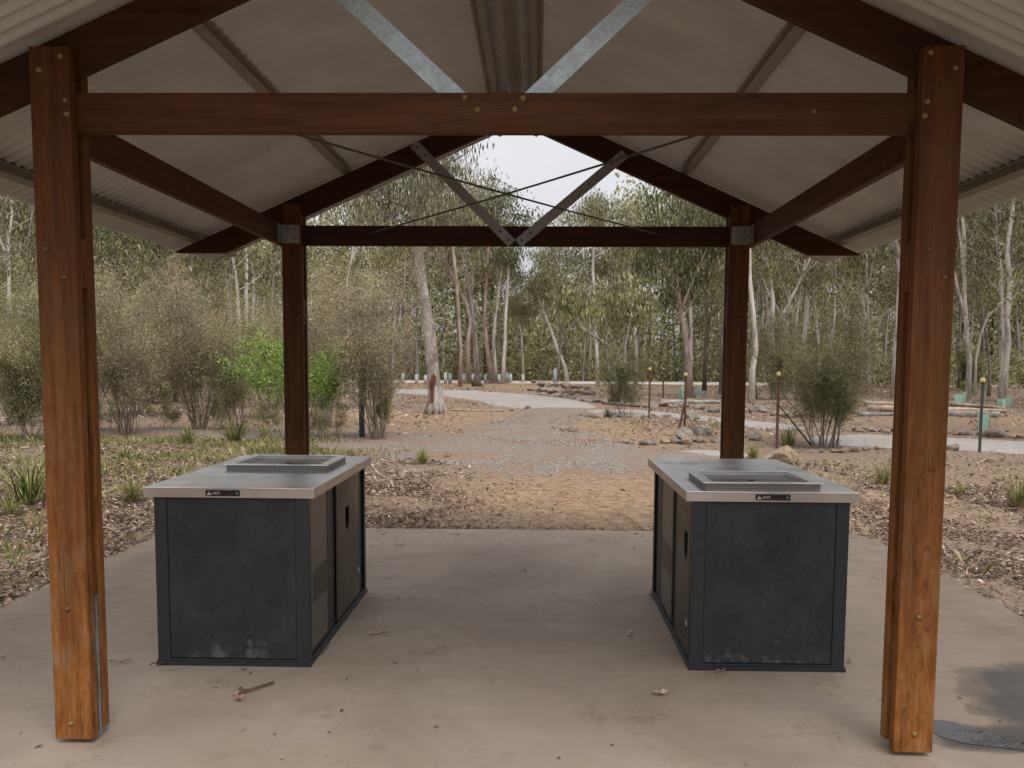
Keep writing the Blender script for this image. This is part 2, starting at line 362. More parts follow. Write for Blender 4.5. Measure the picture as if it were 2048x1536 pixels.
M['bark_grey'] = bark('bark_grey', (.08, .07, .06), (.19, .17, .15), (.33, .30, .27), 3)
M['bark_dark'] = bark('bark_dark_stringy', (.035, .027, .022), (.085, .065, .05), (.16, .125, .10), 4)
M['bark_big'] = bark('bark_big_gum', (.09, .065, .05), (.24, .195, .165), (.44, .42, .39), 4.5, .35)
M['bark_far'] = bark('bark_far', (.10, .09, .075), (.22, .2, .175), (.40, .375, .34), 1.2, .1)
M['scar'] = bark('bark_scar', (.04, .018, .012), (.12, .045, .03), (.24, .10, .07), 5)
M['leaf_olive'] = leaf('leaf_olive', [(0, (.09, .105, .042)), (.45, (.2, .21, .095)), (.8, (.32, .31, .165)), (1, (.5, .45, .32))], trans=.35)
M['leaf_grey'] = leaf('leaf_grey_green', [(0, (.065, .078, .048)), (.5, (.16, .17, .105)), (.85, (.28, .28, .2)), (1, (.43, .39, .3))])
M['leaf_dark'] = leaf('leaf_dark_green', [(0, (.04, .058, .026)), (.5, (.09, .115, .05)), (.9, (.17, .19, .085)), (1, (.3, .26, .15))], objvar=.12)
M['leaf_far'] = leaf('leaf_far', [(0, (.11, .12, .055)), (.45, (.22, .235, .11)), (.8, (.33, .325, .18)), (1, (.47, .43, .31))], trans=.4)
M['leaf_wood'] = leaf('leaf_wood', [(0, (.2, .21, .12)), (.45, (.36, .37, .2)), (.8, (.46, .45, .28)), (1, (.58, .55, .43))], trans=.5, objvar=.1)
M['bright'] = leaf('leaf_bright_green', [(0, (.10, .16, .03)), (.4, (.21, .33, .06)), (.75, (.32, .44, .10)), (1, (.46, .52, .2))], objvar=.0, trans=.45, clump=0)
M['lime'] = leaf('leaf_lime', [(0, (.07, .09, .015)), (.5, (.17, .2, .035)), (1, (.32, .34, .09))], objvar=.02, trans=.35)
M['twiggy'] = leaf('twigs_and_small_leaves', [(0, (.18, .145, .11)), (.3, (.34, .285, .22)), (.5, (.47, .40, .32)), (.75, (.32, .32, .17)), (1, (.55, .50, .35))], trans=.35, objvar=.1)
M['twiggy_green'] = leaf('twigs_and_green_leaves', [(0, (.16, .165, .085)), (.4, (.30, .31, .155)), (.7, (.40, .38, .23)), (1, (.55, .5, .35))], trans=.35, objvar=.1)
M['needle'] = leaf('needle_foliage', [(0, (.06, .07, .035)), (.5, (.155, .165, .08)), (.85, (.25, .255, .13)), (1, (.4, .35, .22))], trans=.3, objvar=.1)
M['stem'] = bark('shrub_stem', (.07, .055, .042), (.17, .14, .11), (.3, .26, .21), 8)
M['grass'] = leaf('grass_blades', [(0, (.07, .10, .02)), (.35, (.17, .22, .045)), (.65, (.27, .29, .09)), (.8, (.45, .38, .22)), (1, (.58, .48, .32))], objvar=.25)
M['strappy'] = leaf('strappy_blades', [(0, (.06, .085, .02)), (.5, (.13, .175, .04)), (.8, (.24, .26, .08)), (1, (.45, .38, .2))], objvar=.1)
M['litter'] = leaf('leaf_litter', [(0, (.06, .04, .028)), (.3, (.16, .105, .07)), (.65, (.28, .195, .135)), (.9, (.41, .295, .225)), (.97, (.54, .39, .32)), (1, (.66, .55, .46))], trans=.1, objvar=0, rough=.8, clump=0)
M['debris'] = leaf('bark_debris', [(0, (.05, .035, .025)), (.5, (.13, .085, .06)), (1, (.27, .19, .14))], trans=0, objvar=0, rough=.9, clump=0)
M['stones'] = leaf('loose_stones', [(0, (.06, .048, .04)), (.5, (.16, .13, .11)), (.85, (.28, .245, .21)), (1, (.42, .38, .34))], trans=0, objvar=0, rough=.9, clump=0)
M['pinkleaf'] = plain('dry_pink_leaf', (.36, .2, .165), .7)
M['tanleaf'] = plain('dry_tan_leaf', (.45, .34, .25), .7)
M['twig'] = plain('twig_brown', (.12, .07, .05), .8)
M['picket'] = plain('picket_rust', (.11, .055, .04), .75)
M['picket_dark'] = plain('picket_dark', (.045, .05, .05), .6)
M['capy'] = plain('yellow_cap', (.5, .42, .14), .55)
M['sleeve'] = leaf('mint_sleeve', [(0, (.36, .56, .44)), (1, (.46, .66, .53))], trans=.35, objvar=0, clump=0)
M['bollard'] = plain('bollard_white', (.42, .43, .41), .7)
M['bollard_grey'] = plain('bollard_grey', (.24, .28, .28), .7)
M['teal'] = plain('post_blue_green', (.045, .075, .075), .6)

# ------------------------------------------------------------------ world, sun, camera
SUN_EL, SUN_AZ = rad(62), rad(150)
w = bpy.data.worlds.new('World'); scene.world = w; w.use_nodes = True
wt = w.node_tree; wt.nodes.clear()
sky = wt.nodes.new('ShaderNodeTexSky'); sky.sky_type = 'NISHITA'; sky.sun_disc = False
sky.sun_elevation = SUN_EL; sky.sun_rotation = SUN_AZ; sky.air_density = 1.0; sky.dust_density = 3.0; sky.ozone_density = 1.0
hs = wt.nodes.new('ShaderNodeHueSaturation'); hs.inputs['Saturation'].default_value = .13
gm = wt.nodes.new('ShaderNodeGamma'); gm.inputs['Gamma'].default_value = .6
ls = wt.nodes.new('ShaderNodeMix'); ls.data_type = 'RGBA'; ls.blend_type = 'MULTIPLY'; ls.inputs[0].default_value = 1; ls.inputs[7].default_value = (2.62, 2.6, 2.68, 1)
# overcast: the zenith is about three times as bright as the horizon
tc = wt.nodes.new('ShaderNodeTexCoord'); sz = wt.nodes.new('ShaderNodeSeparateXYZ'); wt.links.new(tc.outputs['Generated'], sz.inputs[0])
mr = wt.nodes.new('ShaderNodeMapRange'); wt.links.new(sz.outputs[2], mr.inputs[0]); mr.inputs[1].default_value = 0; mr.inputs[2].default_value = 1; mr.inputs[3].default_value = .62; mr.inputs[4].default_value = 1.9
cm = wt.nodes.new('ShaderNodeMix'); cm.data_type = 'RGBA'; cm.blend_type = 'MULTIPLY'; cm.inputs[0].default_value = 1
bg = wt.nodes.new('ShaderNodeBackground'); bg.inputs['Strength'].default_value = .15
wo = wt.nodes.new('ShaderNodeOutputWorld')
wt.links.new(sky.outputs[0], hs.inputs['Color']); wt.links.new(hs.outputs[0], gm.inputs[0]); wt.links.new(gm.outputs[0], ls.inputs[6])
cn = wt.nodes.new('ShaderNodeTexNoise'); cn.inputs['Scale'].default_value = 3.5; cn.inputs['Detail'].default_value = 5; wt.links.new(tc.outputs['Generated'], cn.inputs['Vector'])
cr = wt.nodes.new('ShaderNodeMapRange'); wt.links.new(cn.outputs[0], cr.inputs[0]); cr.inputs[1].default_value = .3; cr.inputs[2].default_value = .7; cr.inputs[3].default_value = .9; cr.inputs[4].default_value = 1.08
c2 = wt.nodes.new('ShaderNodeMix'); c2.data_type = 'RGBA'; c2.blend_type = 'MULTIPLY'; c2.inputs[0].default_value = 1
wt.links.new(ls.outputs[2], c2.inputs[6]); wt.links.new(cr.outputs[0], c2.inputs[7]); wt.links.new(c2.outputs[2], cm.inputs[6]); wt.links.new(mr.outputs[0], cm.inputs[7]); wt.links.new(cm.outputs[2], bg.inputs[0]); wt.links.new(bg.outputs[0], wo.inputs[0])
sl = bpy.data.lights.new('sun', 'SUN'); sl.energy = 1.2; sl.angle = rad(24); sl.color = (1, .95, .88)
so = bpy.data.objects.new('sun', sl); COL.objects.link(so)
sd = Vector((math.sin(SUN_AZ)*math.cos(SUN_EL), math.cos(SUN_AZ)*math.cos(SUN_EL), math.sin(SUN_EL)))
so.rotation_euler = sd.to_track_quat('Z', 'Y').to_euler(); so.location = (0, 0, 30)

cd = bpy.data.cameras.new('camera'); cam = bpy.data.objects.new('camera', cd); COL.objects.link(cam); scene.camera = cam
cd.sensor_width = 36; cd.lens = CAM['f']/2048*36; cd.clip_end = 2000; cd.clip_start = .05
cd.shift_x = -(CAM['px']-1024)/2048; cd.shift_y = (CAM['py']-768)/2048
fw = ray(CAM['px'], CAM['py']); rt = ray(CAM['px']+100, CAM['py'])-fw
fw = Vector(fw).normalized(); rt = Vector(rt).normalized(); up = rt.cross(fw).normalized()
cam.matrix_world = Matrix(((rt.x, up.x, -fw.x, CAM['x']), (rt.y, up.y, -fw.y, 0), (rt.z, up.z, -fw.z, CAM['z']), (0, 0, 0, 1)))
scene.view_settings.view_transform = 'Standard'; scene.view_settings.look = 'None'; scene.view_settings.gamma = 1
scene.view_settings.exposure = 0.0

# ------------------------------------------------------------------ ground, slab, paths
def spaced(lo, hi, c, d0, grow):
    a = [c]; d = d0
    while a[-1] < hi: a.append(a[-1]+d); d *= grow
    b = [c]; d = d0
    while b[-1] > lo: b.append(b[-1]-d); d *= grow
    return np.array(sorted(set(b[1:]+a)))
xs = spaced(-500, 500, 0, .16, 1.022); ys = spaced(-300, 700, 10, .12, 1.02)
X, Y = np.meshgrid(xs, ys); Z = ground_z(X, Y)
far = np.clip((np.hypot(X, Y)-150)/100, 0, 1); Z = Z*(1-far)
V = np.stack([X, Y, Z], -1).reshape(-1, 3); nx, ny = len(xs), len(ys)
ii = (np.arange(ny-1)[:, None]*nx+np.arange(nx-1)[None]).ravel()
me = mesh_np('ground', V, np.stack([ii, ii+1, ii+1+nx, ii+nx], 1))
x, y = V[:, 0], V[:, 1]
nz = vnoise(x, y, 1.5, 8)*.6+vnoise(x, y, .5, 9)*.4
o_ = bump(x, y, .9, 9.6, 2.7, 2.0, 1.2)+bump(x, y, 4.4, 9.2, 2.2, 1.3, 1.2)*.7+bump(x, y, -4.2, 24, 3.6, 3.8, 1.5)+bump(x, y, 0, 54, 16, 6, 2)*.9+bump(x, y, 10, 11.6, 5, 1.0, 1.3)*.5+bump(x, y, 2.6, 18.6, 3, 3, 2)*.6+bump(x, y, 14, 23, 6, 3, 2)*.8+bump(x, y, 0, 21, 2.2, 1.8, 1.3)*.5
g_ = np.clip((-x-2.2)/1.6, 0, 1)*np.clip((18-y)/3, 0, 1)*np.clip((y-4)/2, 0, 1)*.9+bump(x, y, 4, 13, 1.5, .8)*.4+bump(x, y, 6, 9, 1.5, 1, 1)*.3
l_ = np.clip(1-o_, 0, 1)*np.clip(1.1-g_*.4, 0, 1)
def cl(a): return np.clip(a*(.55+.9*nz), 0, 1)
colr = np.stack([cl(o_), cl(g_), cl(l_), np.ones_like(x)], 1).astype(np.float32)
ca = me.color_attributes.new('zone', 'FLOAT_COLOR', 'POINT'); ca.data.foreach_set('color', colr.ravel())
me.polygons.foreach_set('use_smooth', np.ones(len(me.polygons), bool))
tag(link('ground', me, M['ground']), kind='structure')

# slab: two bays split by a saw-cut joint, back corners rounded
def slab_poly(y0, y1, r=0):
    p = [(-3.25, y0), (3.25, y0)]
    if r:
        for k in range(7):
            a = math.pi/2*k/6; p.append((3.25-r+r*math.cos(a), y1-r+r*math.sin(a)))
        for k in range(7):
            a = math.pi/2*(1+k/6); p.append((-3.25+r+r*math.cos(a), y1-r+r*math.sin(a)))
    else: p += [(3.25, y1), (-3.25, y1)]
    return p
b = MB()
for (y0, y1, r) in ((-3, 4.806, 0), (4.811, 7.5, .3)):
    p = slab_poly(y0, y1, r); n = len(p)
    b.add([(x, y, 0) for x, y in p]+[(x, y, -.15) for x, y in p], [tuple(range(n)), tuple(range(2*n-1, n-1, -1))]+[(i+n, (i+1) % n+n, (i+1) % n, i) for i in range(n)])
tag(b.build('concrete_slab', M['slab'], bevel=.004), kind='structure')

def blob(name, pts, z, mat, jit=.02, sub=6, seed=1):
    rng = random.Random(seed); P = [Vector((a, b_, 0)) for a, b_ in pts]; out = []
    n = len(P)
    for i in range(n):
        p0, p1, p2, p3 = P[i-1], P[i], P[(i+1) % n], P[(i+2) % n]
        for k in range(sub):
            t_ = k/sub
            q = .5*((2*p1)+(p2-p0)*t_+(2*p0-5*p1+4*p2-p3)*t_**2+(-p0+3*p1-3*p2+p3)*t_**3)
            out.append((q.x+rng.uniform(-jit, jit), q.y+rng.uniform(-jit, jit), z))
    b = MB(); b.add(out, [tuple(range(len(out)))]); return b.build(name, mat)
tag(blob('puddle', [(1.955, 3.50), (2.036, 3.48), (2.108, 3.40), (2.181, 3.355), (2.3, 3.33), (2.6, 3.28), (2.75, 3.1), (2.5, 3.08), (2.25, 3.20), (2.095, 3.255), (1.981, 3.285), (1.91, 3.34), (1.9, 3.43)], .0025, M['puddle'], .006, 8, 3), 'shallow rippled puddle on the damp slab by the right front post', 'puddle', kind='thing')

def ribbon(name, cl_, widths, mat, lift=.035, seed=1):
    P = np.array(cl_, float); n = len(P); S = []
    for i in range(n-1):
        p0 = P[max(i-1, 0)]; p1 = P[i]; p2 = P[i+1]; p3 = P[min(i+2, n-1)]
        w0, w1 = widths[i], widths[i+1]
        m = max(3, int(np.linalg.norm(p2-p1)/.35))
        for k in range(m):
            t_ = k/m; q = .5*((2*p1)+(p2-p0)*t_+(2*p0-5*p1+4*p2-p3)*t_**2+(-p0+3*p1-3*p2+p3)*t_**3)
            S.append((*q, w0*(1-t_)+w1*t_))
    S.append((*P[-1], widths[-1])); S = np.array(S)
    T = np.gradient(S[:, :2], axis=0); T /= np.linalg.norm(T, axis=1)[:, None]; Nn = np.stack([-T[:, 1], T[:, 0]], 1)
    K = 15; V = []
    for j in range(K):
        s = j/(K-1)*2-1
        ctr = S[:, :2]+Nn*(S[:, 2]/2*s)[:, None]
        ee = np.minimum(np.arange(len(S)), np.arange(len(S))[::-1])*.35; ef = np.clip(ee/2.2, 0, 1)
        z = ground_z(ctr[:, 0], ctr[:, 1])*.5-.012+lift*(1-abs(s)**3*1.9)*ef-.12*(1-ef)
        V.append(np.stack([ctr[:, 0], ctr[:, 1], z], 1))
    V = np.array(V); m = V.shape[1]; V = V.reshape(-1, 3)
    ii = (np.arange(K-1)[:, None]*m+np.arange(m-1)[None]).ravel()
    me = mesh_np(name, V, np.stack([ii, ii+m, ii+m+1, ii+1], 1)); me.polygons.foreach_set('use_smooth', np.ones(len(me.polygons), bool))
    return tag(link(name, me, mat), kind='structure')
ribbon('gravel_path', [(.7, 10.6), (.7, 12), (.6, 13.5), (.2, 16), (.1, 19), (.5, 22.5), (.9, 26), (.9, 29.5)], [2.5, 3.4, 4.4, 4.6, 3.6, 3.2, 3.2, 3.2], M['gravel'], .07)
ribbon('gravel_path', [(-12, 17.8), (-8, 17.2), (-5, 16.7), (-3, 15.8), (-.8, 14.7), (1.2, 13.6), (3.0, 13.2), (5, 14.0)], [3.2, 3.2, 3.4, 4.2, 5.2, 4.8, 3.2, 1.0], M['gravel'], .075)
ribbon('pale_path', [(1.2, 14.6), (3.4, 14.25), (5.2, 14.3)], [.7, 1.5, .6], M['gravel_pale'], .085)
ribbon('pale_path', [(5.4, 18.6), (6.6, 17.2), (8.4, 16.4), (10.2, 15.6), (14, 14.5)], [2.6, 3.2, 3.0, 2.7, 2.6], M['gravel_pale'], .10)
ribbon('pale_path', [(1.2, 28.5), (2.4, 27.0), (3.9, 24.0), (5.2, 21.8), (6.2, 19.6), (6.6, 18)], [3, 3, 3.2, 3.0, 2.8, 2], M['gravel_pale'], .08)
ribbon('gravel_track', [(-16, 46), (-10, 44), (-5, 42), (-1.0, 36.5), (.5, 30.5), (1.1, 27)], [4, 5, 6, 6, 4.6, 2.5], M['gravel_pale'], .11)
ribbon('far_track', [(-60, 60), (-30, 61), (0, 63), (30, 63), (70, 58)], [4, 4, 4, 4, 4], M['gravel_far'], .16)

# ------------------------------------------------------------------ picnic shelter
Y1, Y2 = 3.1575, 6.2151; TK = .044; XI, XO = 1.6295, 1.7852
SL = .443; APEX = 3.40; VT = .18
RIDGE_Z = APEX+VT
sh = empty('picnic_shelter', (0, (Y1+Y2)/2, 0))
tag(sh, 'open timber picnic shelter with gabled corrugated roof over the two barbecues', 'shelter')
# shared bolt meshes
bb_ = MB(); bb_.cyl((0, 0, 0), (0, -1, 0), .0135, .0125, .004, 14)
prof = [(.0125, .004), (.011, .008), (.007, .0105), (.002, .0115)]
for (r0, h0), (r1, h1) in zip(prof, prof[1:]): bb_.cyl((0, -h0, 0), (0, -1, 0), r0, r1, h1-h0, 14)
bolt_me = bb_.build('bolt', M['bolt']); bme = bolt_me.data; bpy.data.objects.remove(bolt_me)
bme2 = bme.copy(); bme2.materials.clear(); bme2.materials.append(M['bolt_dull'])
bme3 = bme.copy(); bme3.materials.clear(); bme3.materials.append(M['bolt_hole'])
def bolt(parent, p, me=None, s=1.0):
    o = bpy.data.objects.new('bolt', me or bme); COL.objects.link(o); o.parent = parent
    o.location = Vector(p)-root_loc(parent); o.scale = (s*.85,)*3; return o
def post(sx, yf, bolts):
    x0, x1 = sorted((sx*XI, sx*XO))
    b = MB()
    b.box(x0, x1, yf, yf+TK, .018, 2.776); b.box(x0, x1, yf+2*TK, yf+3*TK, .03, 2.776)
    p = b.build('post', M['post' if yf == Y1 else 'post_shaded'], sh, bevel=.004)
    for (z0, z1) in ((1.86, 2.055), (.615, .70)):
        q = MB(); q.box(x0+.004, x1-.004, yf+TK+.0005, yf+2*TK-.0005, z0, z1); q.build('spacer_block', M['block'], p, bevel=.002)
    q = MB(); q.box(x0+.02, x1-.012 if sx > 0 else x1-.002, yf+TK+.014, yf+2*TK-.014, -.02, .61)
    q.box(x0+.02, x1-.02, yf+TK+.002, yf+2*TK-.002, .0, .012); q.build('base_stirrup', M['galv'], p)
    for (bx, bz, kind) in bolts: bolt(p, (bx, yf, bz), kind)
    return p
dl = bme2
post(-1, Y1, [(-1.662, 2.739, None), (-1.746, 2.687, None), (-1.649, 2.574, None), (-1.645, 2.522, None), (-1.744, 2.006, dl), (-1.675, 1.896, dl), (-1.713, .566, dl), (-1.718, .086, None)])
post(1, Y1, [(1.656, 2.749, None), (1.75, 2.692, None), (1.651, 2.569, None), (1.644, 2.516, None), (1.678, 2.019, dl), (1.744, 1.911, dl), (1.705, .575, None), (1.708, .096, None)])
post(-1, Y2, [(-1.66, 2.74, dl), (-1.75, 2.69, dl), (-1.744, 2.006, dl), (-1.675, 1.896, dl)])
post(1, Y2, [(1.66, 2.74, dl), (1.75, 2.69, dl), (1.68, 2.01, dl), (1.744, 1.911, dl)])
M['beam_shaded'] = wood('shaded_beam_timber', 'x', .18, .2)  # same beam timber darkened, the shade on the far beam put into its colour
for yf, mt in ((Y1, 'beam'), (Y2, 'beam_shaded')):
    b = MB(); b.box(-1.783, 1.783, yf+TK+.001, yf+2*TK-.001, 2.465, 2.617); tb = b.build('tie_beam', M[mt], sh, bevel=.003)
    if yf == Y1:
        for bx, bz in ((-.107, 2.598), (-.057, 2.552), (.087, 2.552), (.12, 2.594)): bolt(tb, (bx, yf+TK, bz), None, 1.15)
        bolt(tb, (1.24, yf+TK, 2.545), None, .8)
    for s in (-1, 1):
        def up_(x): return RIDGE_Z-SL*x
        poly = [(0.004, APEX), (0.004, RIDGE_Z), (2.64, up_(2.64)-.0), (2.62, 2.405), ((APEX-2.405)/SL, 2.405)]
        poly = [(s*x, z) for x, z in poly]
        if s < 0: poly = poly[::-1]
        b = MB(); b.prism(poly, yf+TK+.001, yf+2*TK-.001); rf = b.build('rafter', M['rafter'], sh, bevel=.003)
        # corner bracket, flat steel brace
for s in (-1, 1):
    x0, x1 = (-1.832, -1.787) if s < 0 else (1.787, 1.832)
    b = MB(); b.box(x0, x1, Y1+3*TK+.002, Y2+3*TK, 2.465, 2.617); b.build('side_beam', M['plate'], sh, bevel=.003)
    b = MB(); xa, xb = (-1.785, -1.645) if s < 0 else (1.645, 1.785)
    b.box(xa, xb, Y2-.005, Y2-.0005, 2.475, 2.612)
    xa, xb = (-1.7865, -1.780) if s < 0 else (1.780, 1.7865)
    b.box(xa, xb, Y2-.10, Y2-.0055, 2.475, 2.612)
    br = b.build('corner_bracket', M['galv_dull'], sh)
    for bx in (1.68, 1.74):
        for bz in (2.51, 2.58): bolt(br, (s*bx, Y2-.005, bz), bme3, .5)
def brace(a, b_, y, mt, yb):
    m = MB(); m.bar((a[0], y, a[1]), (b_[0], y, b_[1]), .075, .005)
    # the folded return of the angle section
    d = Vector((b_[0]-a[0], 0, b_[1]-a[1])).normalized(); u = d.cross(Vector((0, 1, 0)))
    o = m.build('steel_brace', M[mt], sh)
    for t_ in (.035, .12): 
        if yb < y:
            p = Vector((a[0], 0, a[1])); q = Vector((b_[0], 0, b_[1]))
        for (p0, p1) in (((a[0], a[1]), (b_[0], b_[1])), ((b_[0], b_[1]), (a[0], a[1]))):
            x = p0[0]+(p1[0]-p0[0])*t_; z = p0[1]+(p1[1]-p0[1])*t_
            bolt(o, (x, y-.0025, z), bme3, .75)
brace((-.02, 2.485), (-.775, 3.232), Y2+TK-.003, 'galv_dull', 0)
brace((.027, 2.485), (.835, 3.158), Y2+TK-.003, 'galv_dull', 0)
brace((-.03, 2.51), (-.77, 3.178), Y1+2*TK+.004, 'galv', 0)
brace((.05, 2.51), (.80, 3.20), Y1+2*TK+.004, 'galv', 0)
for a, b_ in (((-.99, Y1+2*TK, 2.53), (1.172, Y2+TK, 2.541)), ((.99, Y1+2*TK, 2.53), (-1.174, Y2+TK, 2.545))):
    m = MB(); P = [tuple(np.array(a)*(1-t_)+np.array(b_)*t_+np.array([0, 0, -.012*math.sin(math.pi*t_)-.002*(a[0] > 0)])) for t_ in np.linspace(0, 1, 9)]
    m.tube(P, [.0055]*9, 8); m.build('tie_rod', M['rod'], sh)
# purlins (folded steel), roof sheets, ridge cap
PH = .045
YA, YB = 2.2, 7.1
def roof_z(x): return RIDGE_Z-SL*abs(x)
ca_ = math.atan(SL)
for s in (-1, 1):
    for xc, w_ in ((2.47, .06), (1.29, .06), (.143, .06)):
        # top-hat section drawn in the roof plane
        m = MB(); n_ = Vector((s*math.sin(ca_), 0, math.cos(ca_))); t_ = Vector((s*math.cos(ca_), 0, -math.sin(ca_)))
        c0 = Vector((s*xc, 0, roof_z(xc)))
        prof = [(-.045, PH), (-.045, PH-.003), (-.028, PH-.003), (-.022, .0005), (.022, .0005), (.028, PH-.003), (.045, PH-.003), (.045, PH), (.026, PH), (.019, .004), (-.019, .004), (-.026, PH)]
        pl = [c0+t_*(a*w_/.06)+n_*b_ for a, b_ in prof]
        m.prism([(p.x, p.z) for p in (pl if s > 0 else pl[::-1])], YA, YB-.01); m.build('purlin', M['purlin'], sh)
NP = 8; pitch = .0762; ny_ = int((YB-YA)/pitch*NP)+1
yy = YA+np.arange(ny_)*pitch/NP
for s in (-1, 1):
    ts = [.06, .6, 1.3, 2.0, 2.685]
    V = []
    for layer in (0, 1):
        for x in ts:
            zc = roof_z(x)+(PH+.009+.0012*layer)/math.cos(ca_)
            off = .0125*np.sin(2*math.pi*yy/pitch)
            V.append(np.stack([np.full(ny_, s*x)+s*off*math.sin(ca_), yy, zc+off*math.cos(ca_)], 1))
    V = np.array(V).reshape(-1, 3); F = []
    for L in (0, 1):
        for j in range(len(ts)-1):
            a = (L*len(ts)+j)*ny_+np.arange(ny_-1); F.append(np.stack([a, a+1, a+1+ny_, a+ny_], 1))
    for j in (0, len(ts)-1):
        a = j*ny_+np.arange(ny_-1); c_ = a+len(ts)*ny_; F.append(np.stack([a, a+1, c_+1, c_], 1))
    me = mesh_np('roof_sheet', V-np.array([0, (Y1+Y2)/2, 0]), np.concatenate(F)); me.polygons.foreach_set('use_smooth', np.ones(len(me.polygons), bool))
    rs = link('roof_sheet', me, M['sheet'], sh)
    # barge flashing at the far gable edge
    m = MB(); zt = lambda x: roof_z(x)+(PH+.0195)/math.cos(ca_)
    m.prism([(s*.0, zt(0)+.012), (s*2.70, zt(2.70)+.012), (s*2.70, zt(2.7)-.03), (s*.0, zt(0)-.03)][::s], YB+.002, YB+.006)
    m.build('barge_flashing', M['cap'], sh)
m = MB(); zc = RIDGE_Z+(PH+.02)/math.cos(ca_)
pr = [(-.20, zc-SL*.20+.012), (-.04, zc-SL*.04+.012), (0, zc+.03), (.04, zc-SL*.04+.012), (.20, zc-SL*.2+.012)]
m.prism(pr+[(x, z-.0015) for x, z in pr[::-1]], YA-.02, YB+.02); m.build('ridge_cap', M['cap'], sh)

# ------------------------------------------------------------------ barbecues
def barbecue(s, yf, segs, plate_y, label, hole_y):
    """s=-1 left / +1 right; its inner long side faces the middle"""
    yb = yf+1.36; xin = s*.985; xo_ = s*1.765
    r = empty('barbecue', (s*1.375, (yf+yb)/2, 0)); tag(r, label, 'barbecue', 'park barbecues under the shelter')
    x0, x1 = sorted((xin, xo_))
    b = MB(); b.box(x0+(.022 if s > 0 else .004), x1-(.004 if s > 0 else .022), yf+.004, yb-.004, .03, .876); cab = b.build('cabinet', M['inner'], r)
    # end panels
    for (ya, yb2) in ((yf-.002, yf+.0035), (yb-.0035, yb+.002)):
        b = MB(); b.box(x0+.062, x1-.062, ya, yb2, .04, .876); b.build('end_panel', M['cab'], cab, bevel=.0015)
    b = MB(); xq = (x1-.0035, x1+.002) if s > 0 else (x0-.002, x0+.0035)
    b.box(xq[0], xq[1], yf+.06, yb-.06, .04, .876); b.build('outer_panel', M['cab'], cab)
    for xa in (x0, x1):
        for ya in (yf, yb):
            q = MB(); sx = 1 if xa == x0 else -1; sy = 1 if ya == yf else -1
            q.box(min(xa, xa+sx*.06), max(xa, xa+sx*.06), min(ya-sy*.006, ya), max(ya-sy*.006, ya), .03, .878)
            q.box(min(xa, xa-sx*.004), max(xa, xa-sx*.004), min(ya-sy*.006, ya+sy*.04), max(ya-sy*.006, ya+sy*.04), .03, .878)
            q.build('corner_post', M['cab_dark'], cab, bevel=.0012)
    b = MB(); b.box(x0-.012, x1+.012, yf-.014, yb+.014, .0, .022); b.box(x0-.006, x1+.006, yf-.008, yb+.008, .022, .034); b.build('plinth', M['cab_dark'], r, bevel=.002)
    # inner side bays
    def sd_(t_): return xin-s*t_ if True else 0
    for kind, ya, yb3 in segs:
        q = MB()
        if kind == 'perf':
            q.box(*sorted((xin+s*.004, xin+s*.0065)), ya, yb3, .05, .872); o = q.build('perforated_panel', M['perf'], cab)
            q = MB(); q.box(*sorted((xin+s*.0005, xin+s*.0035)), ya, ya+.012, .05, .872); q.box(*sorted((xin+s*.0005, xin+s*.0035)), yb3-.012, yb3, .05, .872)
            q.box(*sorted((xin+s*.0005, xin+s*.0035)), ya+.012, yb3-.012, .05, .062); q.build('panel_frame', M['door'], o)
            q = MB(); q.box(*sorted((xin+s*.001, xin+s*.0037)), ya+.06, yb3-.03, .30, .47); q.build('reflection_plate', M['door'], o)  # plain plate standing in for a reflection on the mesh
        elif kind == 'dark':
            q.box(*sorted((xin+s*.012, xin+s*.02)), ya, yb3, .04, .876); q.build('divider', M['cab_dark'], cab)
        else:
            hy = hole_y; hz = .61; sc = 1
            hole = [(hy-.05, hz+.075), (hy+.05, hz+.075), (hy+.05, hz-.03), (hy, hz-.085), (hy-.05, hz-.03)]
            q.holed([(ya, .05), (yb3, .05), (yb3, .868), (ya, .868)], hole, lambda a, b_, d: (xin-s*.004+s*d, a, b_), .008)
            d = q.build('door', M['door'], cab)
            q = MB()
            for hy2 in np.linspace(ya+.12, yb3-.12, 3):
                q.cyl((xin-s*.0035, hy2, .80), (-s, 0, 0), .008, .006, .003, 10)
                q.cyl((xin-s*.0035, hy2, .12), (-s, 0, 0), .008, .006, .003, 10)
            q.build('rivets', M['bolt_hole'], d)
            q = MB(); q.box(*sorted((xin-s*.0055, xin-s*.0125)), (yb3-.05 if s < 0 else ya+.03), (yb3-.03 if s < 0 else ya+.05), .2, .23); q.build('latch', M['galv'], d)
    # bench top: folded stainless sheet
    tx0, tx1, ty0, ty1 = x0-.045, x1+.045, yf-.028, yb+.03
    b = MB(); b.box(tx0, tx1, ty0, ty1, .927, .933); top = b.build('bench_top', M['steel_top'], r, bevel=.002)
    b = MB(); e = .0025
    b.box(tx0, tx1, ty0, ty0+e, .882, .9265); b.box(tx0, tx1, ty1-e, ty1, .882, .9265)
    b.box(tx0, tx0+e, ty0+e+.0005, ty1-e-.0005, .882, .9265); b.box(tx1-e, tx1, ty0+e+.0005, ty1-e-.0005, .882, .9265)
    b.build('edge_fold', M['steel_edge'], top)
    # sticker on the near edge
    cx = -1.405 if s < 0 else 1.374
    k = MB(); w2, h2, rr = .088, .0155, .006; pp = []
    for (ax, az, a0) in ((w2-rr, h2-rr, 0), (-w2+rr, h2-rr, 90), (-w2+rr, -h2+rr, 180), (w2-rr, -h2+rr, 270)):
        for q_ in range(5): a = rad(a0+q_*22.5); pp.append((cx+ax+rr*math.cos(a), .9055+az+rr*math.sin(a)))
    k.prism(pp, ty0-.0012, ty0-.0002); st_ = k.build('warning_sticker', M['label_black'], top)
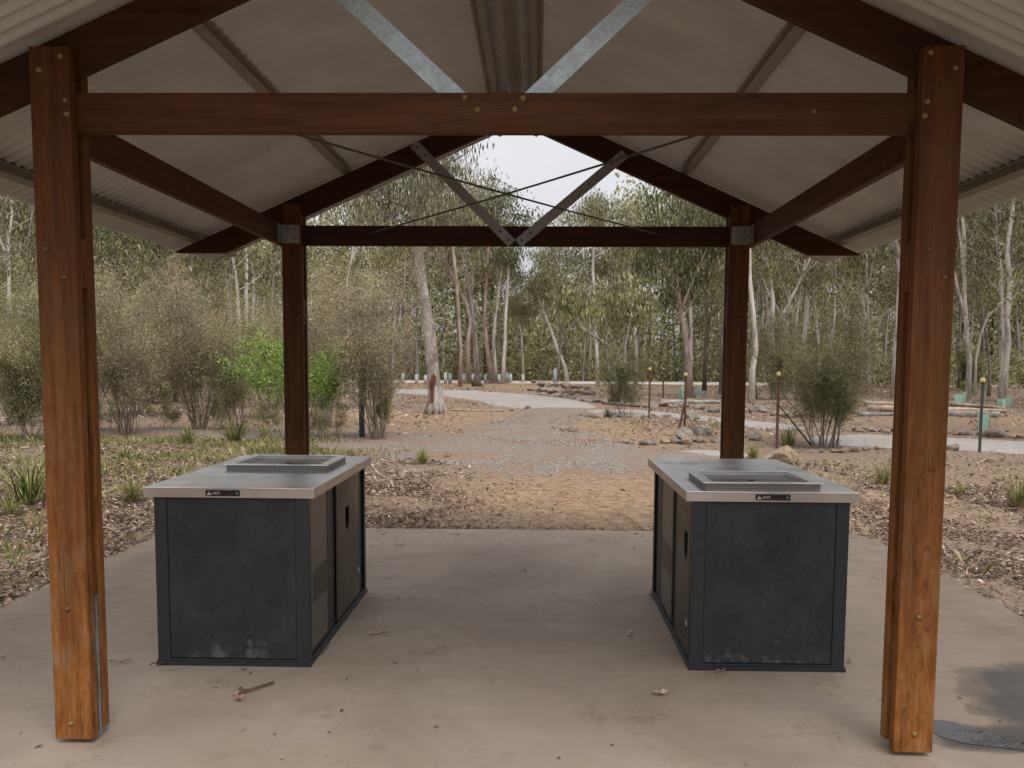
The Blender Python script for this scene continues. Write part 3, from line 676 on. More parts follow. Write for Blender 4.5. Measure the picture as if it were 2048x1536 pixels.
    k = MB(); yl = ty0-.0013
    tri = lambda X, Z, R_: [(X-R_, Z-R_*.75), (X+R_, Z-R_*.75), (X, Z+R_*.95)]
    k.prism(tri(cx-.069, .9045, .0115), yl-.0006, yl); k.build('warning_triangle', M['label_white'], st_)
    k = MB(); k.prism([(cx-.0705, .902), (cx-.0675, .902), (cx-.0665, .910), (cx-.0715, .910)], yl-.0014, yl-.0008); k.build('exclamation_mark', M['label_black'], st_)
    fc = bpy.data.curves.new('t', 'FONT'); fc.body = 'HOT'; fc.size = .019; fc.extrude = .0003; fc.align_x = 'LEFT'
    fo = bpy.data.objects.new('t', fc); COL.objects.link(fo); dg = bpy.context.evaluated_depsgraph_get(); dg.update()
    tm = bpy.data.meshes.new_from_object(fo.evaluated_get(dg)); bpy.data.objects.remove(fo)
    tm.transform(Matrix.Rotation(rad(90), 4, 'X')); tm.materials.clear()
    link('warning_word', tm, M['label_white'], st_, Vector((cx-.053, yl-.0005, .8985))-root_loc(st_))
    k = MB(); rng = random.Random(3); xx = cx-.008
    while xx < cx+.05:
        ww = rng.choice((.003, .005, .006)); k.box(xx, xx+ww, yl-.0006, yl, .894, .8975 if rng.random() < .3 else .902); xx += ww+.0022
    k.build('red_small_print', M['label_red'], st_)
    k = MB(); star = []
    for q_ in range(10): a = rad(90+q_*36); R_ = .011 if q_ % 2 == 0 else .005; star.append((cx+.073+R_*math.cos(a), .905+R_*math.sin(a)))
    k.prism(star, yl-.0006, yl); k.build('green_emblem', M['label_green'], st_)
    # hotplate surround
    px0, px1 = sorted((xin+s*.05, xin+s*.66)); py0, py1 = plate_y
    b = MB()
    b.box(px0+.012, px1-.012, py0+.012, py0+.0145, .9335, .9655); b.box(px0+.012, px1-.012, py1-.0145, py1-.012, .9335, .9655)
    b.box(px0+.012, px0+.0145, py0+.0145, py1-.0145, .9335, .9655); b.box(px1-.0145, px1-.012, py0+.0145, py1-.0145, .9335, .9655)
    hp = b.build('hotplate_surround', M['perf'], r)
    b = MB(); iw = .055
    out = [(px0, py0), (px1, py0), (px1, py1), (px0, py1)]; inn = [(px0+iw, py0+iw*.7), (px1-iw, py0+iw*.7), (px1-iw, py1-iw*.7), (px0+iw, py1-iw*.7)]
    b.holed(out, inn, lambda a, c_, d: (a, c_, .966+d), .006); b.build('rim', M['steel_top'], hp, bevel=.0015)
    b = MB()
    i0, i1 = inn[0], inn[2]
    b.box(i0[0]-.002, i1[0]+.002, i0[1]-.002, i1[1]+.002, .944, .948)
    b.build('hotplate', M['hot'], hp)
    b = MB()
    for (a, c_, d, e_) in ((i0[0]-.004, i0[0], i0[1], i1[1]), (i1[0], i1[0]+.004, i0[1], i1[1]), (i0[0], i1[0], i0[1]-.004, i0[1]), (i0[0], i1[0], i1[1], i1[1]+.004)):
        b.box(a, c_, d, e_, .949, .9655)
    b.build('inner_lip', M['steel_top'], hp)
    b = MB(); b.cyl(((px0+px1)/2, (py0+py1)/2, .9482), (0, 0, 1), .018, .016, .002, 16); b.build('drain', M['inner'], hp)
    return r
barbecue(-1, 4.03, [('perf', 4.085, 4.44), ('dark', 4.44, 4.62), ('door', 4.62, 5.19), ('dark', 5.19, 5.34)], (4.63, 5.13), 'left barbecue, its inner side with the mesh panel in front and the door behind', 4.88)
barbecue(1, 4.06, [('door', 4.115, 4.50), ('dark', 4.50, 4.68), ('perf', 4.68, 5.12), ('dark', 5.12, 5.36)], (4.085, 4.56), 'right barbecue, its inner side with the door in front and the mesh panel behind', 4.24)

# ------------------------------------------------------------------ vegetation tools
def unit(rng, n):
    v = rng.normal(size=(n, 3)); return v/np.linalg.norm(v, axis=1)[:, None]
def leaf_quads(rng, C, L, W, droop=.6, flat=0.0, Lvar=.4):
    """one rhombus leaf per centre"""
    n = len(C); d = unit(rng, n)*(1-droop); d[:, 2] -= droop; d /= np.linalg.norm(d, axis=1)[:, None]
    s = np.cross(d, unit(rng, n)); s /= np.linalg.norm(s, axis=1)[:, None]+1e-9
    if flat: s[:, 2] *= (1-flat); s /= np.linalg.norm(s, axis=1)[:, None]+1e-9
    l = L*(1+rng.uniform(-Lvar, Lvar, n))[:, None]; w_ = W*(1+rng.uniform(-Lvar, Lvar, n))[:, None]
    V = np.stack([C-d*l*.5, C+s*w_*.5-d*l*.08, C+d*l*.5, C-s*w_*.5-d*l*.08], 1).reshape(-1, 3)
    F = np.arange(n*4).reshape(n, 4); return V, F
def cat(parts):
    V = []; F = []; b = 0
    for v, f in parts: V.append(v); F.append(f+b); b += len(v)
    return np.concatenate(V), np.concatenate(F)
def branch_pts(rng, p0, d, L, k, wob, up):
    pts = [np.array(p0, float)]; d = np.array(d, float); d /= np.linalg.norm(d)
    for i in range(k):
        d = d+rng.normal(size=3)*wob+np.array([0, 0, up]); d /= np.linalg.norm(d)
        pts.append(pts[-1]+d*L/k)
    return pts
def interp(pts, t):
    k = t*(len(pts)-1); i = min(int(k), len(pts)-2); f = k-i; return pts[i]*(1-f)+pts[i+1]*f
def tree_meshes(name, seed, H, r0, trunk=None, crown=.45, nl=9, ll=.3, sub=5, tw=3, nleaf=12, L=.22, W=.05, spread=.35, droop=.6, forks=0, lean=.05, r1=.25, dead=0):
    """returns trunk mesh, crown mesh (local origin at the base)"""
    rng = np.random.default_rng(seed); mb = MB(); prg = random.Random(seed)
    stems = []
    if trunk is None:
        d = np.array([rng.normal()*lean, rng.normal()*lean, 1.]); trunk = branch_pts(rng, (0, 0, -.1), d, H, 8, .045, .02)
    trunk = [np.array(p, float) for p in trunk]
    n = len(trunk); r0 = r0*.44; rr = [r0*(1-(1-r1)*(i/(n-1))) for i in range(n)]; rr[0] *= 1.3
    mb.tube(trunk, rr, 9, jitter=.07, rng=prg); stems.append((trunk, rr))
    tips = []
    for k in range(forks):
        t = rng.uniform(.2, .5); p = interp(trunk, t); a = rng.uniform(0, 6.28)
        b = branch_pts(rng, p, (math.cos(a)*.5, math.sin(a)*.5, 1), H*(1-t)*.9, 7, .09, .12)
        rb = [r0*.62*(1-.8*i/7) for i in range(8)]; mb.tube(b, rb, 7, jitter=.06, rng=prg); stems.append((b, rb))
    for si, (st, rs_) in enumerate(stems):
        for k in range(nl if si == 0 else max(3, nl//2)):
            t = crown+(1-crown)*((k+rng.uniform(.2, .8))/nl) if si == 0 else rng.uniform(.35, 1)
            t = min(t, .99); p = interp(st, t); a = k*2.4+rng.uniform(-.6, .6); el = rng.uniform(.35, 1.0)
            Lm = H*ll*(1.15-.6*t)*rng.uniform(.6, 1.2)
            b = branch_pts(rng, p, (math.cos(a), math.sin(a), el), Lm, 5, .16, .05)
            rb = max(.012, rs_[min(int(t*(len(rs_)-1)), len(rs_)-1)]*.45); mb.tube(b, [rb*(1-.75*i/5) for i in range(6)], 5, cap=False)
            for j in range(sub):
                q = interp(b, rng.uniform(.35, 1)); dd = unit(rng, 1)[0]; dd[2] = dd[2]*.5+.25
                c = branch_pts(rng, q, dd, Lm*rng.uniform(.25, .5), 3, .25, 0)
                mb.tube(c, [rb*.35, rb*.28, rb*.2, rb*.12], 4, cap=False)
                if rng.random() < dead: continue
                for m_ in range(tw): tips.append(interp(c, rng.uniform(.4, 1))+rng.normal(size=3)*spread*.5)
        if si == 0 or True: tips.append(st[-1]+rng.normal(size=3)*.2)
    C = np.repeat(np.array(tips), nleaf, 0); C = C+rng.normal(size=C.shape)*spread*np.array([.8, .8, .55])
    V, F = leaf_quads(rng, C, L, W, droop)
    tm = bpy.data.meshes.new(name+'_trunk'); tm.from_pydata([v for v in mb.v], [], mb.f); tm.polygons.foreach_set('use_smooth', np.ones(len(mb.f), bool)); tm.update()
    return tm, mesh_np(name+'_crown', V, F)
def put_tree(name, meshes, loc, label, cat_, group=None, rz=0, sc=1, mats=None, zs=None):
    r = empty(name, loc, rz); tag(r, label, cat_, group)
    r.scale = (sc, sc, zs or sc)
    a = link('trunk', meshes[0], mats[0] if mats else None, r); b = link('crown', meshes[1], mats[1] if mats else None, r)
    return r
def copy_tree(o, parent=None):
    c = o.copy(); COL.objects.link(c); c.parent = parent
    for ch in o.children: copy_tree(ch, c)
    return c

# ---- placed trees whose trunks follow the photograph's
def traced(poly, Yd, base_v=None):
    pts = [at(u, v, Yd) for u, v in poly]; b = pts[0].copy(); g = gz(b[0], b[1]); out = [p-np.array([b[0], b[1], g]) for p in pts]; out[0][2] = -.15
    return (b[0], b[1], g), out
def extend(pts, rng, n, L):
    d = pts[-1]-pts[-2]; d /= np.linalg.norm(d); q = branch_pts(rng, pts[-1], d+np.array([0, 0, .4]), L, n, .12, .08); return pts+q[1:]
def traced_tree(poly, Yd, r0, label, mats, seed, ext=3.0, name='gum_tree', **kw):
    loc, pts = traced(poly, Yd); rng = np.random.default_rng(seed)
    if ext: pts = extend(pts, rng, 4, ext)
    for i in range(1, len(pts)-1): pts[i] = pts[i]+np.array([0, rng.normal()*.08, 0])
    H = pts[-1][2]
    ms = tree_meshes(name, seed, H, r0, trunk=pts, **kw)
    return put_tree(name, ms, loc, label, 'tree', mats=(M[mats[0]], M[mats[1]]))

big = traced_tree([(871, 826), (869, 790), (867, 750), (862, 700), (857, 650), (848, 600), (842, 550), (836, 500), (832, 450), (830, 410)], 24.9, .50, 'big gum tree with a red scar on its trunk, in the clearing beyond the shelter', ('bark_big', 'leaf_grey'), 11, ext=3.6, crown=.55, nl=16, ll=.33, sub=7, tw=5, nleaf=18, L=.2, W=.035, spread=.36, droop=.85, r1=.5)
m = MB(); rng0 = random.Random(4); bl = big.location
V0 = []
c0 = at(866, 770, 24.9-.3); 
poly = [(861, 822), (859, 805), (860, 785), (858, 770), (862, 754), (868, 748), (873, 753), (872, 765), (867, 780), (866, 795), (869, 806), (865, 815)]
pw = [at(866+(u-866)*.8, v, 24.9-.24) for u, v in poly]; n = len(pw)
m.add([p for p in pw]+[p+np.array([0, .25, 0]) for p in pw], [tuple(range(n))]+[(i, i+n, (i+1) % n+n, (i+1) % n) for i in range(n)])
m.build('trunk_scar', M['scar'], big)
# root flare
m = MB()
for k in range(9):
    a = k*.7; d = np.array([math.cos(a), math.sin(a), 0]); p = np.array([bl.x, bl.y, bl.z])
    m.tube([p+d*.08+np.array([0, 0, .85]), p+d*.16+np.array([0, 0, .35]), p+d*.25+np.array([0, 0, .12]), p+d*.36+np.array([0, 0, -.06])], [.11, .11, .10, .06], 7, jitter=.1, rng=rng0)
m.build('root_flare', M['bark_big'], big)

TT = [
 ([(938, 767), (936, 720), (937, 680), (941, 640), (930, 600), (915, 575), (895, 535)], 60, .42, 'gum tree with a pinkish trunk bending left above, behind the white bollards', ('bark_pink', 'leaf_olive'), 21, dict(forks=1)),
 ([(950, 766), (949, 700), (946, 640), (944, 570), (946, 500)], 62, .28, 'straight slim brownish gum tree just right of the pinkish bending one', ('bark_pink', 'leaf_olive'), 22, {}),
 ([(957, 768), (955, 720), (950, 660), (944, 610), (935, 560), (930, 500)], 58, .3, 'dark-stemmed leaning tree next to the small dark stump', ('bark_grey', 'leaf_olive'), 23, {}),
 ([(984, 765), (978, 720), (972, 680), (969, 640), (973, 560), (976, 500)], 61, .42, 'forked gum tree with orange-tan base, left stem of the close pair', ('bark_pink', 'leaf_dark'), 24, dict(forks=1)),
 ([(991, 765), (989, 720), (987, 680), (990, 640), (1000, 560)], 61.5, .34, 'cream-barked gum tree, right stem of the close pair', ('bark_pale', 'leaf_olive'), 25, {}),
 ([(1005, 766), (1008, 720), (1010, 680), (1011, 640), (1015, 580), (1017, 540)], 59, .33, 'straight pale grey gum tree right of the close pair of trunks', ('bark_pale', 'leaf_dark'), 26, dict(ll=.16, ext=1.0)),
 ([(1047, 766), (1045, 700), (1042, 660), (1038, 640)], 64, .2, 'thin crooked pale tree standing between the bollards and the leaning gum', ('bark_pale', 'leaf_olive'), 27, dict(ll=.2, ext=.8)),
 ([(1136, 764), (1130, 735), (1118, 705), (1105, 670), (1092, 635), (1080, 605)], 62, .36, 'pale gum tree leaning strongly to the left at the middle of the woodland edge', ('bark_pale', 'leaf_olive'), 28, dict(ll=.22, ext=1.5)),
 ([(1250, 815), (1249, 760), (1248, 720), (1250, 690)], 33, .17, 'small white-barked gum forking into a Y behind the low bush', ('bark_pale', 'leaf_olive'), 29, dict(forks=2, ll=.4, ext=1.5, dead=.4, crown=.75)),
 ([(1236, 812), (1232, 760), (1228, 720), (1218, 690), (1190, 672), (1165, 655)], 34, .11, 'thin white tree arching left beside the small forked gum', ('bark_pale', 'leaf_olive'), 30, dict(ll=.3, ext=1, dead=.5, crown=.6)),
 ([(1382, 792), (1378, 740), (1375, 700), (1370, 660), (1362, 630), (1358, 590)], 38, .34, 'gum tree with a dense dark drooping crown left of the right rear post', ('bark_pink', 'leaf_dark'), 31, dict(crown=.4, nl=12, ll=.36, sub=6, tw=4, nleaf=16, droop=.8, forks=1)),
 ([(1443, 786), (1445, 700), (1448, 620), (1452, 540), (1455, 490)], 42, .28, 'straight grey-brown tree close against the left edge of the right rear post', ('bark_grey', 'leaf_olive'), 32, {}),
 ([(1503, 800), (1506, 740), (1510, 700), (1506, 620), (1500, 560), (1498, 500)], 33, .28, 'smooth blue-white gum trunk just right of the right rear post', ('bark_pale', 'leaf_olive'), 33, dict(crown=.7)),
 ([(1548, 790), (1546, 720), (1544, 650), (1545, 600), (1538, 550), (1528, 500)], 37, .27, 'grey-white gum with a curving trunk behind the yellow-capped picket', ('bark_pale', 'leaf_olive'), 34, dict(forks=1, crown=.6)),
 ([(1612, 780), (1608, 700), (1613, 640), (1616, 580), (1614, 520)], 44, .36, 'mottled white gum trunk rising behind the needle-leaved bush', ('bark_pale', 'leaf_olive'), 35, dict(crown=.6)),
 ([(1718, 770), (1722, 700), (1724, 650), (1730, 600)], 48, .26, 'thin spotted gum left of the right front post', ('bark_pale', 'leaf_olive'), 36, {}),
 ([(1789, 762), (1792, 700), (1796, 620), (1798, 560), (1795, 500), (1775, 440)], 40, .3, 'tall mauve-white gum hard against the right front post', ('bark_pale', 'leaf_olive'), 37, dict(forks=1, crown=.6)),
 ([(1936, 772), (1938, 720), (1932, 660), (1930, 600), (1928, 540), (1924, 460), (1922, 430)], 38, .26, 'twisting pale gum just right of the right front post', ('bark_pale', 'leaf_olive'), 38, dict(forks=2, crown=.65)),
 ([(2006, 780), (2008, 740), (2013, 690), (2018, 640), (2019, 570), (2018, 500), (2024, 440)], 36, .32, 'tall white gum with a dark rough foot at the right edge', ('bark_pale', 'leaf_olive'), 39, dict(crown=.7)),
 ([(1950, 775), (1952, 720), (1960, 670), (1975, 630), (2000, 610)], 42, .15, 'thin grey tree arching right between the two pale gums at the right', ('bark_pale', 'leaf_olive'), 40, dict(dead=.5)),
 ([(498, 820), (496, 700), (494, 640), (493, 580), (491, 510)], 42, .26, 'straight cream gum trunk behind the twiggy shrubs, left of the left rear post', ('bark_pale', 'leaf_olive'), 41, dict(crown=.75)),
 ([(509, 820), (507, 700), (505, 640), (506, 560), (503, 500)], 45, .17, 'thin companion trunk just right of the straight cream gum', ('bark_pale', 'leaf_olive'), 42, dict(crown=.75)),
 ([(545, 800), (545, 700), (543, 620), (548, 560), (556, 500)], 38, .18, 'grey tree close to the left side of the left rear post', ('bark_grey', 'leaf_olive'), 43, dict(forks=1)),
 ([(318, 800), (316, 700), (315, 620), (314, 560), (315, 500)], 40, .3, 'dark rough-barked tree below the left eave', ('bark_dark', 'leaf_olive'), 44, dict(crown=.7)),
 ([(22, 800), (20, 700), (19, 600), (21, 540), (20, 480), (24, 430)], 36, .22, 'pale forking gum at the left edge of the photo', ('bark_pale', 'leaf_olive'), 45, dict(forks=2, dead=.4)),
 ([(695, 800), (695, 700), (697, 620), (693, 560), (703, 510)], 40, .18, 'white gum forking above the large wispy shrub', ('bark_pale', 'leaf_olive'), 46, dict(forks=2, crown=.6)),
 ([(920, 766), (921, 700), (918, 640), (912, 560), (905, 480), (900, 430)], 52, .3, 'gum tree with a tall olive crown right of the big scarred gum', ('bark_pink', 'leaf_olive'), 47, dict(ll=.26, crown=.5)),
 ([(1196, 768), (1194, 700), (1190, 620), (1186, 540), (1188, 480)], 54, .28, 'slim gum whose thin crown stands right of the open sky in the gable', ('bark_pale', 'leaf_olive'), 49, dict(ll=.2, crown=.4, ext=1.5)),
 ([(1270, 770), (1272, 700), (1268, 620), (1260, 560)], 55, .3, 'tall pale gum whose open crown reaches the right side of the gable', ('bark_pale', 'leaf_olive'), 48, dict(ll=.3, crown=.4, ext=2)),
]
for i, (poly, Yd, r0, lab, mats, seed, kw) in enumerate(TT):
    a = dict(crown=.45, nl=9, ll=.28, sub=5, tw=3, nleaf=13, L=.26, W=.06, spread=.4, droop=.65, ext=3.5, r1=.35)
    a.update(kw); traced_tree(poly, Yd, r0, lab, mats, seed, **a)

# ---- woodland belt: variants, then copies
VAR = []
specs = [('bark_pale', 'leaf_olive', dict(crown=.45, forks=0)), ('bark_pale', 'leaf_grey', dict(crown=.5, forks=1)), ('bark_pink', 'leaf_olive', dict(crown=.4, forks=1)),
         ('bark_grey', 'leaf_far', dict(crown=.35, forks=0)), ('bark_dark', 'leaf_far', dict(crown=.3, forks=0)), ('bark_pale', 'leaf_far', dict(crown=.55, forks=0, dead=.2)),
         ('bark_grey', 'leaf_dark', dict(crown=.3, forks=1)), ('bark_pale', 'leaf_olive', dict(crown=.25, forks=2, ll=.35))]
names = ['slender pale gum tree', 'grey-leaved forked gum tree', 'pinkish-barked gum tree', 'grey-barked bushy tree', 'dark rough-barked tree', 'sparse white gum tree', 'dark-leaved bushy tree', 'low-branching spreading gum tree']
for i, (bk, lf, kw) in enumerate(specs):
    a = dict(crown=.4, nl=11, ll=.28, sub=6, tw=3, nleaf=14, L=.3, W=.075, spread=.45, droop=.55, r1=.3, dead=.18); a.update(kw)
    VAR.append((tree_meshes('belt%d' % i, 100+i, 12.0, .25, **a), bk, lf))
rng = random.Random(21)
def px_of(x, y): return 1074+(x-CAM['x'])*1608/y
protos = {}
placed = 0; tries = 0; PL = []
while placed < 150 and tries < 6000:
    tries += 1
    y = rng.uniform(40, 92) if rng.random() < .82 else rng.uniform(27, 40)
    x = rng.uniform(-.78*y-3, .72*y+3)
    u = px_of(x, y)
    if y < 64 and 560 < u < 1330: 
        if y < 60: continue
    if y < 45 and 600 < u < 1500: continue
    if y < 36 and u > 560 and u < 1900: continue
    if any((x-a)**2+(y-b)**2 < 2.2 for a, b in PL): continue
    k = rng.randrange(8); H = rng.uniform(11, 17) if y > 45 else rng.uniform(8.5, 12)
    vtop = 725-(H-1.5)*1608/y
    lim = 250
    if 1010 < u < 1070: lim = 590
    elif 1070 <= u < 1160: lim = 455
    elif 985 < u <= 1010: lim = 520
    elif 1160 <= u < 1230: lim = 375
    elif u < 560 or u > 1500: lim = 330
    if vtop < lim: H = (725-lim)/1608*y+1.5
    if H < 4: continue
    PL.append((x, y)); placed += 1
    ms, bk, lf = VAR[k]; sc = H/12.0
    lab = names[k]+(' in the dense woodland beyond the clearing' if y > 45 else ' in the nearer woodland fringe beside the clearing')
    gl = names[k].replace('tree', 'trees')+' in the woodland'
    if k not in protos:
        protos[k] = put_tree('woodland_tree', ms, (x, y, gz(x, y)), lab, 'tree', gl, rng.uniform(0, 6.28), max(sc, .6), (M[bk], M[lf]), sc)
    else:
        c = copy_tree(protos[k]); c.location = (x, y, gz(x, y)); c.rotation_euler = (0, 0, rng.uniform(0, 6.28)); c.scale = (max(sc, .6)*rng.uniform(.85, 1.15),)*2+(sc,); c['label'] = lab; c['group'] = gl

for k, (x, y) in enumerate(((13.3, 19.6), (11.9, 16.4), (15.5, 17), (19.5, 22), (13.5, 12.5), (23, 27), (-17, 17), (-21, 22))):
    c = copy_tree(protos[k % 6 if k % 6 in protos else 0]); c.location = (x, y, gz(x, y)); c.scale = (.8, .8, .85); c.rotation_euler = (0, 0, k*1.7)
    c['label'] = 'gum tree standing just outside the '+('right' if x > 0 else 'left')+' edge of the photo'; c['group'] = 'gum trees just outside the frame'
# ---- far wood: uncountable mass of stems and leaves behind the belt
nr = np.random.default_rng(5)
n = 260000; Yf = nr.uniform(66, 118, n); Xf = (nr.uniform(-.86, .82, n))*Yf
uu = 1074+(Xf-CAM['x'])*1608/Yf
top = np.where((uu > 1000) & (uu < 1075), 7.5, np.where((uu >= 1075) & (uu < 1220), 12, np.where((uu > 600) & (uu <= 1000), 17, 20.)))
top = top*(.65+.5*vnoise(Xf, Yf*.3, 4, 31))*(Yf/80)
Zf = nr.uniform(0, 1, n)**1.25*top
dens = vnoise(Xf, Zf*1.3+Yf*.2, 2.2, 12); keep = dens+nr.uniform(-.25, .25, n)+np.clip((7-Zf)/7, 0, 1)*.3 > .28
C = np.stack([Xf, Yf, Zf], 1)[keep]
Vl, Fl = leaf_quads(nr, C, .42, .24, .3)
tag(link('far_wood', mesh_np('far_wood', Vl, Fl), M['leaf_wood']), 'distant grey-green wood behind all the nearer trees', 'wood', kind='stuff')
m = MB(); prg = random.Random(9)
for k in range(360):
    y = prg.uniform(64, 108); x = prg.uniform(-.8, .76)*y; h = prg.uniform(5, 11); u = px_of(x, y)
    if 1000 < u < 1230: h = prg.uniform(4, 7)
    r_ = prg.uniform(.06, .16); lx = prg.gauss(0, .06)*h
    m.tube([(x, y, -.1), (x+lx*.4+prg.gauss(0, .1), y, h*.4), (x+lx, y, h)], [r_*1.2, r_, r_*.5], 5, cap=False)
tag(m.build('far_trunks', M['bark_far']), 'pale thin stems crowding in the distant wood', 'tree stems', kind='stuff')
# understorey scrub in front of the far wood
n = 60000; Yf = nr.uniform(56, 76, n); Xf = nr.uniform(-.8, .76, n)*Yf; kk = (Yf > 66) | (np.abs(px_of(Xf, Yf)-1000) > 560)
Zf = nr.uniform(0, 1, n)*3.2*vnoise(Xf, Yf, 3.5, 4); C = np.stack([Xf, Yf, Zf], 1)[kk]
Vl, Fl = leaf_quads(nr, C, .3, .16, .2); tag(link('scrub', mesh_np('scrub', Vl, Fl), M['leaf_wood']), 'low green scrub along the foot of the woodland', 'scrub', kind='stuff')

# ---- shrubs
def shrub_meshes(name, seed, H, Wd, ns=14, nb=9, ntw=26, tl=.16, tw_=.009, nleaf=3, ll=.04, lw=.014, base=.18, low=.25, up=.55):
    """multi-stemmed shrub: stems mesh + crown of fine twigs and leaves"""
    rng = np.random.default_rng(seed); mb = MB(); tips = []
    for k in range(ns):
        a = rng.uniform(0, 6.28); r = Wd/2*rng.uniform(.1, 1)**.6
        top = np.array([math.cos(a)*r, math.sin(a)*r, H*rng.uniform(.7, 1.05)*(1-.22*(r/(Wd/2))**2)])
        b0 = np.array([math.cos(a)*base*rng.random(), math.sin(a)*base*rng.random(), -.05])
        mid = b0*.4+top*.45; mid[:2] *= .72; pts = []
        for t_ in np.linspace(0, 1, 7):
            pts.append((1-t_)**2*b0+2*t_*(1-t_)*mid+t_**2*top+rng.normal(size=3)*.03*H*.3*(t_ > 0))
        r0 = H*rng.uniform(.0022, .0055); mb.tube(pts, [r0*(1-.8*i/6) for i in range(7)], 5, cap=False)
        for j in range(nb):
            t_ = low+(1-low)*rng.random(); p = interp(pts, t_); dd = unit(rng, 1)[0]; dd[2] = abs(dd[2])+up
            c = branch_pts(rng, p, dd, H*.2*rng.uniform(.5, 1.2), 3, .18, .05); mb.tube(c, [r0*.4, r0*.32, r0*.22, r0*.12], 3, cap=False)
            tips.append(c)
    P = []; 
    for c in tips:
        for q in range(ntw): P.append(interp(c, rng.uniform(.1, 1.))+rng.normal(size=3)*H*.022)
    P = np.array(P)
    parts = [leaf_quads(rng, P, tl, tw_, -.35)]
    if nleaf: 
        Q = np.repeat(P, nleaf, 0)+rng.normal(size=(len(P)*nleaf, 3))*tl*.45; parts.append(leaf_quads(rng, Q, ll, lw, -.2))
    V, F = cat(parts)
    tm = bpy.data.meshes.new(name); tm.from_pydata(mb.v, [], mb.f); tm.polygons.foreach_set('use_smooth', np.ones(len(mb.f), bool)); tm.update()
    return tm, mesh_np(name, V, F)
def put_shrub(ms, loc, label, mats, name='shrub', group=None, rz=0, sc=1, zs=None, cat_='shrub'):
    r = empty(name, loc, rz); tag(r, label, cat_, group); r.scale = (sc, sc, zs or sc)
    link('stems', ms[0], M[mats[0]], r); link('foliage', ms[1], M[mats[1]], r); return r
def gpos(u, v):
    p = on(u, v); return (p[0], p[1], gz(p[0], p[1]))
def hgt(u, vb, vt):   # metres between two heights at the spot on the ground
    p = on(u, vb); return (vb-vt)/1608*p[1]
W1 = [  # u, v_base, v_top, width px, label
 (118, 878, 560, 200, 'twiggy grey shrub immediately left of the left front post'),
 (255, 872, 545, 190, 'grey-brown wispy shrub right of the left front post'),
 (400, 862, 545, 215, 'broad grey-brown wispy shrub in the middle between the two left posts'),
 (478, 864, 640, 110, 'small thin twiggy shrub just left of the left rear post'),
 (758, 884, 530, 245, 'tall wispy shrub with a fan of stems, right of the left rear post'),
 (655, 850, 570, 150, 'grey twiggy shrub behind the bright green bush'),
 (30, 850, 610, 170, 'pale green-grey shrub at the left edge of the photo'),
 (330, 800, 600, 150, 'hazy olive shrub farther back between two wispy shrubs'),
 (185, 830, 600, 140, 'dense twiggy shrub half hidden by the left front post'),
 (275, 830, 575, 150, 'pale olive shrub close behind the grey-brown wispy one'), (445, 815, 570, 150, 'hazy grey shrub behind the small thin twiggy one'),
 (530, 835, 590, 120, 'upright grey shrub between the small twiggy one and the left rear post'), (60, 880, 700, 130, 'low tangled shrub at the left edge below the pale green-grey one'),
 (215, 862, 770, 110, 'low scrubby bush at the foot of the wispy shrub by the left front post'), (330, 858, 775, 130, 'low scrubby bush between the two large wispy shrubs'),
 (445, 856, 770, 90, 'knee-high scrubby bush beside the broad wispy shrub'), (540, 868, 780, 100, 'low scrubby bush left of the left rear post'), (655, 880, 790, 100, 'low straggly bush right of the left rear post')]
for i, (u, vb, vt, wp, lab) in enumerate(W1):
    vt -= 22; wp *= 1.3
    p = gpos(u, vb); H = hgt(u, vb, vt); Wd = wp/1608*p[1]
    low_ = H < 1.6
    ms = shrub_meshes('wispy', 300+i, H*(.85 if low_ else 1), Wd, ns=9 if low_ else 20 if wp > 180 else 14, nb=7 if low_ else 15, ntw=16 if low_ else 28, tl=.13, tw_=.006, nleaf=2, ll=.05, lw=.015, up=.35, low=.3)
    put_shrub(ms, p, lab, ('stem', 'twiggy' if i in (1, 2, 4, 5, 8) else 'twiggy_green'))
# bright green bush
p = gpos(598, 878); ms = shrub_meshes('bright', 330, hgt(598, 878, 655), 2.8, ns=20, nb=9, ntw=13, tl=.08, tw_=.006, nleaf=4, ll=.065, lw=.028, base=.4, low=.5, up=.15)
put_shrub(ms, p, 'bright green leafy bush behind the left rear post', ('stem', 'bright'), 'bush')
p = gpos(762, 870); ms = shrub_meshes('lime', 331, hgt(762, 870, 745), .75, ns=8, nb=6, ntw=16, tl=.08, tw_=.006, nleaf=4, ll=.05, lw=.018, base=.1, low=.3)
put_shrub(ms, p, 'small yellow-green bush at the foot of the tall wispy shrub', ('stem', 'lime'), 'bush')
# needle bush, right
p = gpos(1650, 893); ms = shrub_meshes('needle', 332, hgt(1650, 893, 585), 2.9, ns=22, nb=15, ntw=38, tl=.13, tw_=.008, nleaf=2, ll=.10, lw=.007, base=.28, low=.28, up=.2)
put_shrub(ms, p, 'dark needle-leaved bush with several bare stems beside the yellow-capped picket', ('stem', 'needle'), 'bush')
p = gpos(1243, 832); ms = shrub_meshes('needle2', 333, hgt(1243, 832, 690), 2.0, ns=14, nb=9, ntw=26, tl=.14, tw_=.011, nleaf=2, ll=.10, lw=.011, base=.4, low=.25, up=.2)
put_shrub(ms, p, 'low olive bush on the rock-edged island bed', ('stem', 'needle'), 'bush')
p = gpos(1560, 800); ms = shrub_meshes('n3', 334, 4.2, 3.4, ns=14, nb=9, ntw=26, tl=.2, tw_=.02, nleaf=2, ll=.12, lw=.02, base=.4, low=.15, up=.2)
put_shrub(ms, p, 'tall olive shrub behind the needle-leaved bush', ('stem', 'needle'), 'shrub')
p = gpos(1935, 790); ms = shrub_meshes('b2', 335, .75, .9, ns=10, nb=6, ntw=12, tl=.12, tw_=.02, nleaf=3, ll=.12, lw=.03, base=.1, low=.2)
